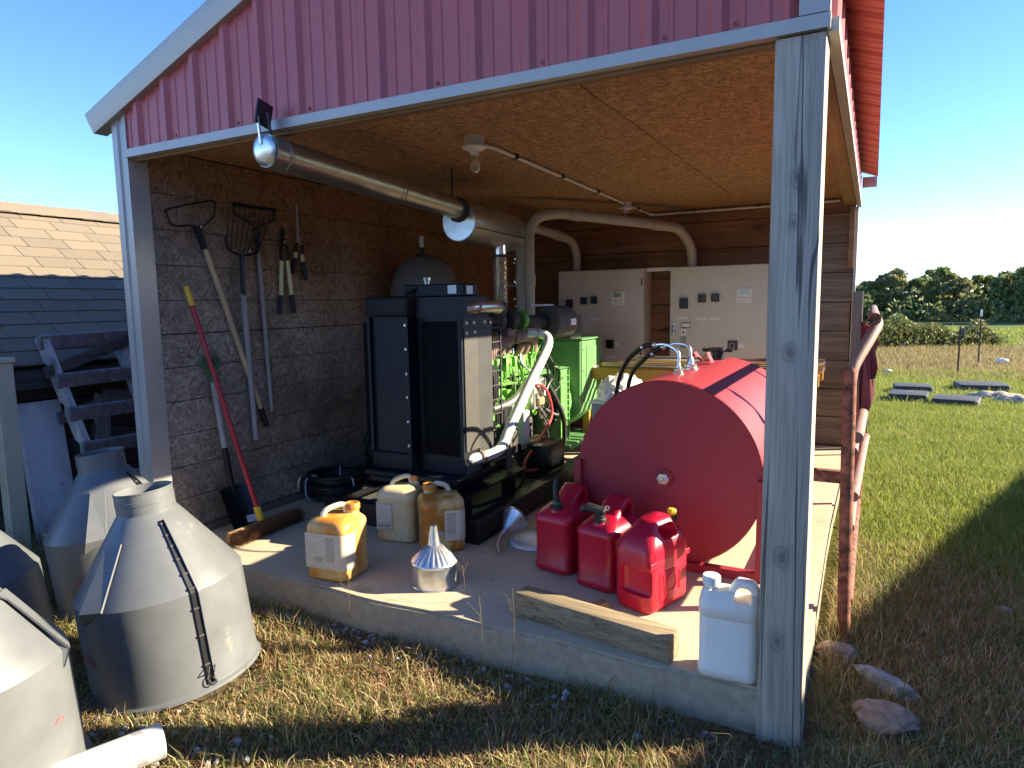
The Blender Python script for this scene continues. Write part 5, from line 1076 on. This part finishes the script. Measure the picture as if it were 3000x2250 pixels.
# ------------------------------------------------------------------ tools on the left wall
WX = .102
def rod(name, a, b_, r_, m, par, seg=12): b = B(); b.tube([a, b_], r_, seg); return gp(name, b, m, par=par)
t = thing('thatch_rake', (.12, .38, 1.83), 'rake with a wide wire loop head and pale wooden handle, hung leftmost on the wall', 'rake', 'garden tools hung on the left wall')
x = WX+.02
b = B(); b.tube([(x, .385, 1.83), (x+.01, .33, 1.845), (x+.01, .22, 1.835), (x+.01, .185, 1.90), (x+.01, .20, 1.925), (x+.01, .49, 2.005), (x+.01, .505, 1.97), (x+.01, .495, 1.91), (x, .385, 1.82)], .006, 8, 3); gp('wire_head', b, 'bladeblack', par=t)
rod('ferrule', (x+.002, .382, 1.84), (x+.002, .425, 1.715), .019, 'bladeblack', t); rod('handle', (x+.004, .424, 1.72), (x+.008, .765, .70), .0165, 'palewood', t); rod('grip', (x+.008, .764, .702), (x+.009, .81, .575), .0185, 'rubber', t)
t = thing('manure_fork', (.12, .67, 1.7), 'many tined manure fork with a grey wooden handle, hung between the two rakes', 'fork', 'garden tools hung on the left wall')
x = WX+.05
b = B(); b.tube([(x, .555, 1.80), (x, .57, 1.73), (x, .62, 1.70), (x, .68, 1.692), (x, .75, 1.70), (x, .80, 1.725), (x, .815, 1.78)], .008, 8, 3); gp('tine_bar', b, 'bladeblack', par=t)
for k in range(9):
    y = .56+k*.031; z0 = 1.70+.03*abs(k-4)/4; dy = .013*k
    b = B(); b.tube([(x, y, z0), (x+.012, y+dy*.3, z0+.08), (x+.002, y+.018+dy*.6, z0+.17), (x-.025, y+.05+dy*.9, z0+.255+(.02 if 1 < k < 7 else 0))], [.0045, .004, .0035, .002], 6, 4); gp('tine', b, 'ruststeel', par=t)
b = B(); b.tube([(x, .675, 1.695), (x+.004, .665, 1.60), (x, .665, 1.44)], .0165, 12, 3); gp('ferrule', b, 'bladeblack', par=t)
rod('handle', (x-.002, .664, 1.45), (x-.02, .71, .50), .0175, 'greywood', t)
t = thing('bow_rake', (.12, .84, 1.85), 'bow rake with a toothed bar and thin grey handle, right of the manure fork', 'rake', 'garden tools hung on the left wall')
x = WX+.018
b = B(); b.tube([(x, .83, 1.84), (x, .84, 1.885), (x, .95, 1.925), (x, .985, 1.95), (x, .98, 2.0)], .0055, 8, 4); b.tube([(x, .83, 1.84), (x, .80, 1.89), (x, .69, 1.935), (x, .66, 1.965), (x, .665, 2.005)], .0055, 8, 4); b.rbox((x-.006, .65, 1.995), (x+.006, 1.0, 2.017), .003, 1); gp('bow', b, 'bladeblack', par=t)
for k in range(15): b = B(); b.tube([(x, .66+k*.0235, 2.008), (x+.05, .665+k*.0235, 1.995)], [.0045, .003], 6); gp('tooth', b, 'bladeblack', par=t)
rod('ferrule', (x+.002, .829, 1.85), (x+.002, .83, 1.745), .014, 'bladeblack', t); rod('handle', (x+.002, .83, 1.75), (x+.004, .862, .665), .0135, 'greywood', t)
def lopper(label, piv, e1, e2, blade, longh):
    t = thing('lopper', (WX+.03, piv[0], piv[1]), label, 'loppers', 'pruning tools hung on the left wall'); x = WX+.022
    for k, e in enumerate((e1, e2)):
        p = Vector((x+.008*k, piv[0], piv[1])); q = Vector((x+.008*k, e[0], e[1])); d = q-p
        a0 = p+d*.0; s1 = p+d*(.26 if longh else .30); s2 = p+d*(.74 if longh else .50)
        kn = a0+d*.10+Vector((0, (-.022 if k == 0 else .022), 0)); s1 += Vector((0, (-.008 if k == 0 else .008), 0))
        b = B(); b.tube([a0, kn, s1], .0095, 8, 3); gp('shank', b, 'bladeblack', par=t)
        rod('tube_handle', s1, s2, .0145, 'gripyellow', t); rod('grip', s2, q, .0175, 'rubber', t)
    b = B()
    if blade == 'short': b.add([(x, piv[0]-.015, piv[1]-.01), (x, piv[0]+.02, piv[1]-.01), (x, piv[0]+.012, piv[1]+.07), (x, piv[0]-.002, piv[1]+.11), (x, piv[0]-.02, piv[1]+.06)], [(0, 1, 2, 3, 4)]); b.add([(v[0]+.006, v[1], v[2]) for v in b.v], [(4, 3, 2, 1, 0)])
    else: b.rbox((x-.002, piv[0]-.014, piv[1]-.02), (x+.004, piv[0]+.010, piv[1]+.27), .004, 1, None, .6)
    gp('blade', b, 'bladeblack' if blade == 'short' else 'galv', 0, t)
    b = B(); b.lathe([(.011, 0), (.011, .008), (0, .01)], 12, T(x+.012, *piv) @ RY(90)); gp('pivot', b, 'brass', par=t)
lopper('long loppers with pale yellow handles hung beside the bow rake', (1.045, 1.80), (.985, 1.315), (1.102, 1.322), 'short', True)
lopper('shears with a long pale blade and short black grips, rightmost on the wall', (1.185, 1.80), (1.112, 1.59), (1.232, 1.55), 'long', False)
for y, z in ((.34, 1.99), (.39, 1.835), (.62, 1.715), (.74, 1.715), (.80, 1.925), (1.045, 1.83), (1.185, 1.83), (.455, 1.0)):
    b = B(); b.tube([(.099, y, z), (.15, y, z+.004)], .003, 6); b.tube([(.15, y, z+.004), (.152, y, z+.004)], .006, 6); obj('nail', b, M['steel'], lw)
# broom and shovel standing
t = thing('push_broom', (.475, .45, 0), 'push broom with a red handle and yellow ends leaning on the left wall', 'broom')
hb = B(); mh = T(.45, .455, .047) @ RZ(3) @ RY(-76) @ T(0, 0, -.095)
hb.rbox((-.03, -.27, .075), (.03, .27, .115), .008, 2, mh); hd_ = gp('head', hb, 'headx', par=t)
b = B()
for k in range(1500):
    x0 = random.uniform(-.035, .035); y0 = random.uniform(-.275, .275); h = .075; dx = random.gauss(.008, .018); dy = random.gauss(0, .014); wv = .0022
    b.add([(x0-wv, y0, .085), (x0+wv, y0, .085), (x0+dx*1.1-.008, y0+dy, -.004)], [(0, 1, 2)], mh); 
    b.add([(x0, y0-wv, .085), (x0, y0+wv, .085), (x0+dx*1.1-.008, y0+dy, -.004)], [(0, 1, 2)], mh)
bo = gp('bristles', b, 'bristle', 0, t); bo['kind'] = 'stuff'
A_, B__ = Vector((.445, .435, .095)), Vector((.135, .272, 1.49)); d = B__-A_
rod('ferrule', A_-d*.01, A_+d*.05, .021, 'yellowplain', t); rod('handle', A_+d*.05, A_+d*.92, .0145, 'redhandle', t); rod('grip', A_+d*.92, B__, .0175, 'yellowplain', t)
t = thing('shovel', (.22, .42, 0), 'square black shovel with a green D grip leaning on the wall behind the broom', 'shovel')
A_, B__ = Vector((.225, .425, .24)), Vector((.128, .408, .985)); d = B__-A_
b = B(); b.tube([A_-d*.02+Vector((.01, 0, 0)), A_+d*.14, A_+d*.36], [.012, .019, .018], 12, 3); gp('socket', b, 'bladeblack', par=t)
rod('handle', A_+d*.36, A_+d*.90, .0175, 'greywood', t)
b = B(); e = B__; b.tube([e-d*.12, e+Vector((0, -.012, -.02)), e+Vector((0, -.05, .035)), e+Vector((0, -.052, .065)), e+Vector((0, 0, .075)), e+Vector((0, .052, .065)), e+Vector((0, .05, .035)), e+Vector((0, .012, -.02)), e-d*.12], .0115, 10, 3); gp('grip', b, 'greenplastic', par=t)
b = B(); u0 = Vector((.215, .425, .27)); nx_, ny_ = 9, 9; vs = []
for j in range(ny_):
    for i in range(nx_):
        u = (i/(nx_-1)-.5)*2; v = j/(ny_-1); wd = .108+.006*v
        cup = .022*u*u + .0; vs.append((u0.x+.012+.085*v+cup+.02*v*v, u0.y+u*wd+.02*v, u0.z-.262*v))
o_ = len(vs); vs += [(x_-.003, y_, z_) for x_, y_, z_ in vs]
fs = [(j*nx_+i, j*nx_+i+1, (j+1)*nx_+i+1, (j+1)*nx_+i) for j in range(ny_-1) for i in range(nx_-1)]
b.add(vs, fs+[tuple(o_+k for k in f[::-1]) for f in fs]); gp('blade', b, 'bladeblack', 60, t)
b = B(); b.rbox((-.001, -.042, -.022), (.001, .042, .022), .0008, 1, T(u0.x+.106, .485, .062) @ RY(-22) @ RX(-6)); gp('sticker', b, 'paper', 0, t)

# ------------------------------------------------------------------ rusty gate standing along the open right side
g = thing('tube_gate', (3.62, .87, G), 'rusty red tube gate standing edge on along the open right side of the slab', 'gate')
b = B(); b.tube([(3.622, .868, G-.02), (3.612, .868, .4), (3.604, .868, .98), (3.606, .875, 1.05)], .027, 16, 3); gp('end_tube', b, 'rustgate', 60, g, 'flaking rusty red end tube')
b = B(); b.tube([(3.606, .872, 1.02), (3.618, .90, 1.08), (3.690, 1.05, 1.225), (3.692, 1.12, 1.262), (3.684, 1.25, 1.275), (3.684, 4.3, 1.275)], .026, 14, 5); gp('top_tube', b, 'dullgate', 60, g)
for z in (.36, .70):
    b = B(); b.tube([(3.628, .875, z), (3.640, 4.25, z)], .020, 12); gp('rail', b, 'dullgate', par=g)
b = B(); b.tube([(3.63, .88, .02), (3.64, 4.25, .02)], .024, 12); gp('rail', b, 'rustgate', par=g)
b = B(); b.tube([(3.640, 1.0, .74), (3.672, 2.5, .80)], .026, 14); b.tube([(3.668, 2.47, .80), (3.674, 2.51, .80)], .029, 14); gp('loose_rail', b, 'dullgate', par=g)
b = B(); b.tube([(3.635, .95, .48), (3.668, 2.2, .52)], .024, 14); b.tube([(3.665, 2.17, .52), (3.67, 2.21, .52)], .027, 14); gp('loose_rail', b, 'dullgate', par=g)
for y in (2.6, 4.2): b = B(); b.tube([(3.64, y, G), (3.655, y, .7), (3.684, y, 1.27)], .02, 12, 3); gp('upright', b, 'rustgate', par=g)
b = B(); b.box((3.60, .905, .545), (3.40, .94, .60)); b.box((3.60, .88, .598), (3.40, .904, .605)); gp('brace', b, 'rustgate', 0, g)
sh_ = thing('crumpled_sheet', (3.67, 1.62, .66), 'small ragged dark red sheet of metal hanging on the gate behind its bent top tube', 'sheet metal')
b = B(); fl = [(3.625, 1.24), (3.66, 1.235), (3.69, 1.20), (3.712, 1.13), (3.700, 1.08), (3.714, 1.0), (3.702, .94), (3.706, .86), (3.69, .80), (3.665, .72), (3.64, .66), (3.63, .9)]
b.v = [(x, 1.62+.02*math.sin(k*2.2), z) for k, (x, z) in enumerate(fl)]+[(x, 1.626+.02*math.sin(k*2.2), z) for k, (x, z) in enumerate(fl)]; b.f = [tuple(range(12)), tuple(range(23, 11, -1))]; gp('sheet', b, 'sheetred', 0, sh_)
b = B(); b.rbox((3.515, 4.40, G-.02), (3.60, 4.44, 1.42), .004, 1); tag(obj('upright_board', b, M['greyboardz']), 'grey upright board standing at the back right corner of the shed', 'board')
b = B(); b.rbox((3.605, 4.42, G-.02), (3.68, 4.46, 1.08), .004, 1); tag(obj('short_board', b, M['greyboardz']), 'shorter dark board right of the upright board, partly behind the gate', 'board')
# stones by the post
def stone(loc, s, seed, m, label, flat=.6, rz=0):
    r_ = random.Random(seed); bm = bmesh.new(); bmesh.ops.create_icosphere(bm, subdivisions=5, radius=1)
    k = [Vector((r_.gauss(0, 1), r_.gauss(0, 1), r_.gauss(0, 1))).normalized() for _ in range(9)]; h = [r_.uniform(.62, .95) for _ in k]
    for v in bm.verts:
        c_ = v.co.copy()
        for n_, q in zip(k, h):
            dd = c_.dot(n_)
            if dd > q: c_ -= n_*(dd-q)
        c_ *= 1+.035*math.sin(13*c_.x+seed)*math.cos(11*c_.y+2*c_.z)+.02*math.sin(17*c_.y+13*c_.z+seed)*math.sin(15*c_.x+9*c_.y)+.008*math.sin(31*c_.x+27*c_.z)*math.sin(29*c_.y+seed)
        v.co = Vector((c_.x*s[0], c_.y*s[1], c_.z*s[2]))
    b = B(); b.bm(bm, T(*loc) @ RZ(rz)); return tag(obj('stone', b, M[m], sm=28), label, 'stone', 'stones lying in the grass by the post')
stone((3.60, .72, G+.005), (.085, .065, .05), 1, 'rock', 'pale brown stone at the foot of the rusty gate', rz=20)
stone((3.775, .545, G+.01), (.15, .055, .035), 2, 'rock2', 'long grey stone lying between the gate foot and the brown rock', rz=-35)
stone((3.775, .27, G+.01), (.12, .10, .055), 3, 'rock', 'chunky brown stone nearest the camera right of the post', rz=10)
stone((4.30, 1.50, G+.005), (.045, .03, .025), 4, 'rock', 'small pale stone alone in the shaded lawn on the right')
# white litter, pads, posts in the field
def zg(y): return G-.0183*max(0, min(y-8, 190))
for k, (x, y, wx, wy, rz, lb) in enumerate(((4.22, 9.62, .52, .62, -4, 'dark grey pad nearest the gate, left in the middle row'), (4.33, 10.9, .56, .55, 2, 'dark grey pad at the back left, behind the middle pad'), (4.80, 9.18, .56, .60, -10, 'dark grey pad nearest the camera with grass growing at its edge'), (5.38, 11.65, .72, .70, 5, 'dark grey pad farthest right, by itself'))):
    b = B(); loft([(0, wx, wy, .06, 0, 0), (.085, wx, wy, .06, 0, 0), (.10, wx-.02, wy-.02, .06, 0, 0), (.104, wx-.07, wy-.07, .05, 0, 0)], 4, T(x, y, zg(y)-.005) @ RZ(rz), b); o = obj('ground_pad', b, M['mat']); tag(o, lb, 'pad', 'dark pads lying on the lawn')
    
for k, (x, y, s, lb) in enumerate(((5.42, 10.25, .30, 'rumpled striped pale sack lying on the lawn, upper of the two'), (5.62, 9.75, .26, 'rumpled pale sack at the right edge, lower of the two'))):
    bm = bmesh.new(); bmesh.ops.create_icosphere(bm, subdivisions=4, radius=1)
    for v in bm.verts:
        n_ = v.co.copy(); q = 1+.10*math.sin(11*n_.x+2*n_.y+k)+.05*math.sin(19*n_.y+7*n_.x); v.co = Vector((n_.x*s*1.25*q, n_.y*s*.7*q, max(-.01, n_.z*.10*q)))
    b = B(); b.bm(bm, T(x, y, zg(y)) @ RZ(-20)); tag(obj('sack', b, plain('striped_sack', (.42, .36, .27), .7, 0, .45, 16), sm=50), lb, 'sack', 'sacks lying on the lawn')
def tpost(x, y, h, lb, white):
    t = thing('fence_post', (x, y, zg(y)), lb, 'fence post', 'thin steel fence posts in the field')
    b = B(); z = zg(y); b.box((x-.016, y-.003, z-.1), (x+.016, y+.003, z+h)); b.box((x-.003, y+.0035, z-.1), (x+.003, y+.03, z+h))
    for k in range(12): b.box((x-.006, y-.009, z+.15+k*(h-.2)/12), (x+.006, y-.0035, z+.17+k*(h-.2)/12))
    gp('post', b, 'castiron' if white else 'bark', 0, t)
    if white: b = B(); b.rbox((x-.024, y-.036, z+h-.12), (x+.024, y-.010, z+h+.05), .008, 2); gp('insulator', b, 'cream', par=t)
    else: b = B(); b.rbox((x+.018, y-.03, z+h-.22), (x+.085, y+.01, z+h-.04), .01, 2); gp('insulator', b, 'greypanel', par=t)
tpost(5.33, 14.75, 1.02, 'nearer rusty steel fence post without a white cap', False)
tpost(6.13, 18.6, 1.32, 'farther steel fence post with a white insulator on top', True)
for k, (x, y, s, lb) in enumerate(((6.60, 18.4, .11, 'white plastic bag in the dry grass beside the farther fence post'), (4.02, 14.6, .06, 'small white ball of litter in the field just right of the gate'))):
    bm = bmesh.new(); bmesh.ops.create_icosphere(bm, subdivisions=3, radius=1)
    for v in bm.verts: n_ = v.co.copy(); q = 1+.18*math.sin(6*n_.x+4*n_.z+k)*math.cos(5*n_.y); v.co = Vector((n_.x*s*1.3*q, n_.y*s*q, n_.z*s*.7*q))
    b = B(); b.bm(bm, T(x, y, zg(y)+s*.6)); tag(obj('litter', b, M['bagwhite'], sm=60), lb, 'litter', 'white litter in the field')

# ------------------------------------------------------------------ vegetation
def leaf_mesh(name, pts, sizes, mat, flat=.0, seed=0):
    r_ = np.random.default_rng(seed); n = len(pts)
    a = r_.normal(size=(n, 3)); a /= np.linalg.norm(a, axis=1)[:, None]
    c = r_.normal(size=(n, 3)); c -= a*(a*c).sum(1)[:, None]; c /= np.linalg.norm(c, axis=1)[:, None]
    s = sizes[:, None]; k = r_.uniform(.45, .8, (n, 1))
    V = np.stack([pts-a*s, pts+c*s*k, pts+a*s*1.1, pts-c*s*k], 1).reshape(-1, 3)
    me = bpy.data.meshes.new(name); me.vertices.add(4*n); me.vertices.foreach_set('co', V.ravel()); me.loops.add(4*n); me.loops.foreach_set('vertex_index', np.arange(4*n)); me.polygons.add(n); me.polygons.foreach_set('loop_start', np.arange(0, 4*n, 4)); me.update(calc_edges=True); me.materials.append(mat); return me
def crown_pts(r_, H, Rr, lobes, per, z0=.25):
    out = []
    for k in range(lobes):
        u = r_.random(); z = H*(z0+.72*u); rad = Rr*(1-.55*max(0, (u-.35)/.65)**1.5)*(.55+.45*min(1, u*3))
        a = r_.random()*6.283; d = rad*math.sqrt(r_.random())*.8
        c = np.array([d*math.cos(a), d*math.sin(a), z]); s = np.array([1, 1, .55])*Rr*r_.uniform(.18, .40)
        q = r_.normal(size=(per, 3)); q /= np.linalg.norm(q, axis=1)[:, None]; q *= (r_.random((per, 1))**.4)
        out.append(c+q*s)
    return np.concatenate(out)
tree_src = []
for k in range(5):
    r_ = np.random.default_rng(50+k); Ht = 8.2; P_ = crown_pts(r_, Ht, 3.1, 44, 100, .10 if k < 3 else .26)
    crown = leaf_mesh('crown', P_, r_.uniform(.16, .36, len(P_)), M['leaf'] if k % 2 == 0 else M['leaf2'], seed=k)
    b = B(); b.tube([(0, 0, -.5), (.05, .02, 1.5), (-.05, .1, 4), (.1, 0, Ht*.8)], [.20, .16, .12, .04], 8, 3)
    for q in range(6): a = q*1.1+k; b.tube([(0, .05, 1.6+q*.7), (1.0*math.cos(a), 1.0*math.sin(a), 2.6+q*.75), (2.0*math.cos(a), 2.0*math.sin(a), 3.4+q*.75)], [.07, .05, .02], 6, 2)
    tree_src.append((crown, b.data('trunk', M['bark'])))
r_ = random.Random(3); k = 0
spots = []
for i in range(66):
    x = -16+i*1.08+r_.uniform(-.5, .5); spots.append((x, 118+(9 if i % 2 else -3)+r_.uniform(-4, 6)-max(0, x-14)*1.5, r_.uniform(.58, .98)))
for x, y, s in ((25.5, 96, 1.25), (28.5, 93, 1.45), (31.5, 90, 1.6), (21.5, 104, 1.02)): spots.append((x, y, s))
kinds = ['dark green leafy tree in the far tree line behind the thicket']*2+['dark green leafy tree in the far tree line behind the thicket']*3
for i, (x, y, s) in enumerate(spots):
    v = r_.randrange(5); m = T(x, y, zg(y)-.2) @ RZ(r_.uniform(0, 360)) @ SC(s*r_.uniform(.9, 1.15), s, s*r_.uniform(.92, 1.08))
    t = thing('field_tree', (x, y, 0), kinds[v] if i < 66 else ['tall dark tree at the right end of the tree line', 'taller dark tree second from the right end of the tree line', 'tallest dark tree at the right edge of the photo', 'dark tree stepping up before the tall trees at right'][i-66], 'tree', 'trees along the far edge of the field', mat4=m)
    c_, tr_ = tree_src[v]; inst('crown', c_, I4(), t); inst('trunk', tr_, I4(), t)
# shrubs under the trees and the vine thicket
q_ = np.random.default_rng(5); n = 13000
px = q_.uniform(-30, 62, n); py = 112+q_.uniform(-6, 6, n)-np.maximum(0, px-14)*1.45; ph = q_.random(n)**1.2*(3.1+1.2*np.sin(px*.9)+.7*np.sin(px*2.3))
P_ = np.stack([px, py, G-.0183*(py-8)+np.maximum(ph, .05)], 1)
o = inst('undergrowth', leaf_mesh('undergrowth', P_, q_.uniform(.15, .4, n), M['leaf'], seed=9), I4()); o['kind'] = 'stuff'; o['label'] = 'low dark undergrowth at the foot of the far trees'; o['category'] = 'undergrowth'
n = 15000; px = q_.uniform(1.5, 8.3, n); py = 27.5+ (px-3.6)*.75 + q_.normal(0, .55, n); top = (.86+.24*np.sin(px*1.7)+.16*np.sin(px*4.3+1))*np.clip((8.5-px)/1.1, .25, 1); ph = q_.random(n)**.75*top
P_ = np.stack([px, py, G-.0183*(py-8)+ph], 1)
o = inst('vine_thicket', leaf_mesh('vine_thicket', P_, q_.uniform(.03, .085, n), M['vine'], seed=10), I4()); tag(o, 'leafy tangled vine thicket in the field behind the gate', 'thicket'); o['kind'] = 'stuff'
# grass blades
def blades(name, x, y, z, h, wd, lean_, mat, seed=0, seg=2):
    r_ = np.random.default_rng(seed); n = len(x); a = r_.uniform(0, 6.283, n); d = r_.uniform(.15, 1, n)*lean_*h; b_ = a+r_.normal(0, .8, n)+1.57
    base = np.stack([x, y, z], 1); wv = np.stack([np.cos(b_), np.sin(b_), np.zeros(n)], 1)*wd[:, None]/2; dr = np.stack([np.cos(a), np.sin(a), np.zeros(n)], 1)
    up = np.array([0, 0, 1.0])
    m_ = base+up*(h*.55)[:, None]+dr*(d*.35)[:, None]; t_ = base+up*(h*np.sqrt(np.clip(1-.35*(d/h)**2, .1, 1)))[:, None]+dr*d[:, None]
    V = np.stack([base-wv, base+wv, m_+wv*.75, m_-wv*.75, t_], 1).reshape(-1, 3)
    i0 = np.arange(n)*5; q = np.stack([i0, i0+1, i0+2, i0+3, i0+3, i0+2, i0+4], 1).ravel()
    me = bpy.data.meshes.new(name); me.vertices.add(5*n); me.vertices.foreach_set('co', V.ravel()); me.loops.add(7*n); me.loops.foreach_set('vertex_index', q); me.polygons.add(2*n)
    ls = np.stack([np.arange(n)*7, np.arange(n)*7+4], 1).ravel(); me.polygons.foreach_set('loop_start', ls); me.update(calc_edges=True); me.materials.append(mat)
    o = inst(name, me, I4()); o['kind'] = 'stuff'; return o
def terr(x, y): return G-.0183*np.clip(y-8, 0, 190)-.012+(np.sin(x*1.7+y*.9)*np.cos(y*1.3-x*.6))*.012
def scatter(n, x0, x1, y0, y1, seed, dens=None):
    r_ = np.random.default_rng(seed); x = r_.uniform(x0, x1, n); y = r_.uniform(y0, y1, n)
    ok = ~((x > -.07) & (x < W+.04) & (y > -.015) & (y < D+.15))
    for cx, cy in ((1.135, -.632), (.235, -.275), (1.20, -1.415), (.37, -1.06)): ok &= (x-cx)**2+(y-cy)**2 > .322**2
    for cx, cy, wx in ((4.22, 9.62, .26), (4.33, 10.9, .27), (4.80, 9.18, .27), (5.38, 11.65, .35)): ok &= ~((np.abs(x-cx) < wx) & (np.abs(y-cy) < wx))
    if dens is not None: ok &= r_.random(n) < dens(x, y)
    return x[ok], y[ok], r_
def pn(x, y, s=1.): return .5+.25*np.sin(x*3.1*s+1.3*np.sin(y*2.3*s))+.25*np.sin(y*4.3*s+1.7*np.sin(x*2.9*s+1))
x, y, r_ = scatter(210000, -.3, 3.9, -1.75, .02, 21, lambda x, y: .35+.65*pn(x, y, 1.7)**1.2*(1-.75*np.exp(-((x-.95)**2+(y+.25)**2)/.12)))
o = blades('grass', x, y, terr(x, y)-.005, (r_.gamma(2.6, .0105, len(x))+.006)*(.55+.9*pn(x, y, 2.3)), r_.uniform(.0026, .0068, len(x)), 1.3, M['grass'], 1)
o['label'] = 'short half dry grass in front of the slab'
x, y, r_ = scatter(52000, -.2, 3.8, -1.7, .01, 41, lambda x, y: np.clip(pn(x+1, y+.5, 1.4)*1.5-.45, .05, 1))
Pl = np.stack([x, y, terr(x, y)+r_.uniform(.004, .022, len(x))], 1)
o = inst('leaf_litter', leaf_mesh('leaf_litter', Pl, r_.uniform(.003, .0075, len(x)), M['litter'], seed=77), I4()); o['kind'] = 'stuff'; o['label'] = 'small curled brown dead leaves among the grass'
x, y, r_ = scatter(26000, -.2, 3.8, -1.7, .01, 40, lambda x, y: pn(x+3, y, 1.1)**1.5)
blades('dry_thatch', x, y, terr(x, y)+.004, r_.uniform(.006, .018, len(x)), r_.uniform(.0018, .0034, len(x)), 5.5, M['drygrass'], 12)['label'] = 'flattened dry straw between the grass'
x, y, r_ = scatter(900, .2, 3.6, -1.6, .02, 29, lambda x, y: .4)
blades('grass', x, y, terr(x, y), r_.uniform(.05, .16, len(x)), r_.uniform(.0022, .004, len(x)), 1.6, M['drygrass'], 8)['label'] = 'loose dry stems over the short grass'
x, y, r_ = scatter(150000, 3.5, 5.4, -.9, 2.6, 22, lambda x, y: (.45+.55*pn(x, y, 1.3))*np.clip((2.6-y)/1.2, 0, 1))
blades('grass', x, y, terr(x, y)-.005, r_.gamma(4, .0085, len(x))+.01, r_.uniform(.0022, .0052, len(x)), 1.1, M['grass'], 2)['label'] = 'thin mixed grass on the near right lawn'
x, y, r_ = scatter(220000, 3.56, 6.1, .9, 9, 23, lambda x, y: np.clip((y-.8)/2.2, .1, 1))
blades('grass', x, y, terr(x, y)-.005, r_.gamma(4, .009, len(x))+.01, r_.uniform(.003, .006, len(x)), 1.0, M['lawn'], 3)['label'] = 'green sunlit lawn right of the shed'
x, y, r_ = scatter(34000, 3.5, 8.6, 9, 16, 24)
blades('grass', x, y, terr(x, y)-.005, r_.gamma(4, .012, len(x))+.01, r_.uniform(.005, .010, len(x)), 1.0, M['lawn'], 4)['label'] = 'green lawn around the pads'
x, y, r_ = scatter(22000, 3, 11, 13.5, 29, 25)
blades('dry_field', x, y, terr(x, y)-.01, r_.gamma(4, .022, len(x))+.02, r_.uniform(.008, .018, len(x)), 1.0, M['drygrass'], 5)['label'] = 'tan dry field grass beyond the lawn'
x, y, r_ = scatter(16000, 2, 20, 29, 60, 26)
blades('far_field', x, y, terr(x, y)-.01, r_.gamma(4, .035, len(x))+.03, r_.uniform(.02, .045, len(x)), .9, M['lawn'], 6)['label'] = 'green far field behind the thicket'
x, y, r_ = scatter(9000, -1.3, .5, -1.4, .55, 27, lambda x, y: (x < .04)*np.clip(1.0-(y+.2)*.3, .2, 1))
blades('tall_weeds', x, y, terr(x, y), r_.gamma(5, .033, len(x))+.05, r_.uniform(.002, .0045, len(x)), .9, M['drygrass'], 7)['label'] = 'tall drying weeds between the hopper boots and the outbuilding'
x, y, r_ = scatter(1500, 3.53, 3.62, .05, 4, 28); blades('edge_grass', x, y, terr(x, y), r_.gamma(4, .02, len(x))+.02, r_.uniform(.003, .005, len(x)), 1.0, M['drygrass'], 11)['label'] = 'taller grass along the slab edge'
# dry grass stems by the slab edge
r2 = random.Random(4)
for k, (x, y, z, h, lb) in enumerate(((2.06, .16, 0, .16, 'dry grass stalk sprouting from the slab between the funnel and the timber'), (2.42, -.04, G, .36, 'tall dry grass stalk in front of the left end of the timber'), (2.28, -.05, G, .30, 'thin grass stalk leaning over the slab edge near the timber'), (1.56, -.06, G, .27, 'thin grass stalk in front of the sunlit yellow jug'))):
    b = B(); top_ = Vector((x-.05*r2.random(), y+.03, z+h)); b.tube([(x, y, z), ((x+top_.x)/2+.02, y, z+h*.55), top_], .0011, 5, 4)
    for q in range(4): a = q*1.6+k; b.tube([Vector((x, y, z)).lerp(top_, .62+.1*q), Vector((x, y, z)).lerp(top_, .7+.1*q)+Vector((.05*math.cos(a), .05*math.sin(a), .035))], [.0010, .0005], 5)
    tag(obj('grass_stalk', b, M['drygrass']), lb, 'grass stalk', 'dry grass stalks at the slab edge')
# gravel at the slab foot and litter leaves
bm = bmesh.new(); bmesh.ops.create_icosphere(bm, subdivisions=1, radius=1); gv = np.array([v.co[:] for v in bm.verts]); gf = [tuple(v.index for v in f.verts) for f in bm.faces]; bm.free()
b = B(); q_ = np.random.default_rng(31)
for k in range(620):
    if k < 300: x = q_.normal(1.15, .30); y = -.03-abs(q_.normal(0, .045))
    elif k < 520: x = q_.normal(1.40, .26); y = q_.normal(-.98, .14)
    else: x = q_.uniform(1.7, 3.3); y = -.03-abs(q_.normal(0, .10))
    if any((x-cx)**2+(y-cy)**2 < .33**2 for cx, cy in ((1.135, -.632), (1.20, -1.415))): continue
    s = q_.gamma(4, .0014)+.003; jit = 1+q_.normal(0, .14, (len(gv), 1)); vv = gv*jit*s*q_.uniform(.7, 1.2, (1, 3))+np.array([x, y, G-.006+s*.3]); b.add([tuple(v) for v in vv], gf)
t = NT('gravel_stone'); gg = t.n('ShaderNodeNewGeometry'); t.P(Base_Color=t.ramp(gg.outputs['Random Per Island'], [(0, (.16, .135, .11)), (.5, (.27, .245, .22)), (1, (.42, .41, .40))]), Roughness=.85)
o = obj('gravel', b, t.m, sm=0, kind='stuff', label='white and grey gravel at the foot of the slab')
print('objects', len(bpy.data.objects))
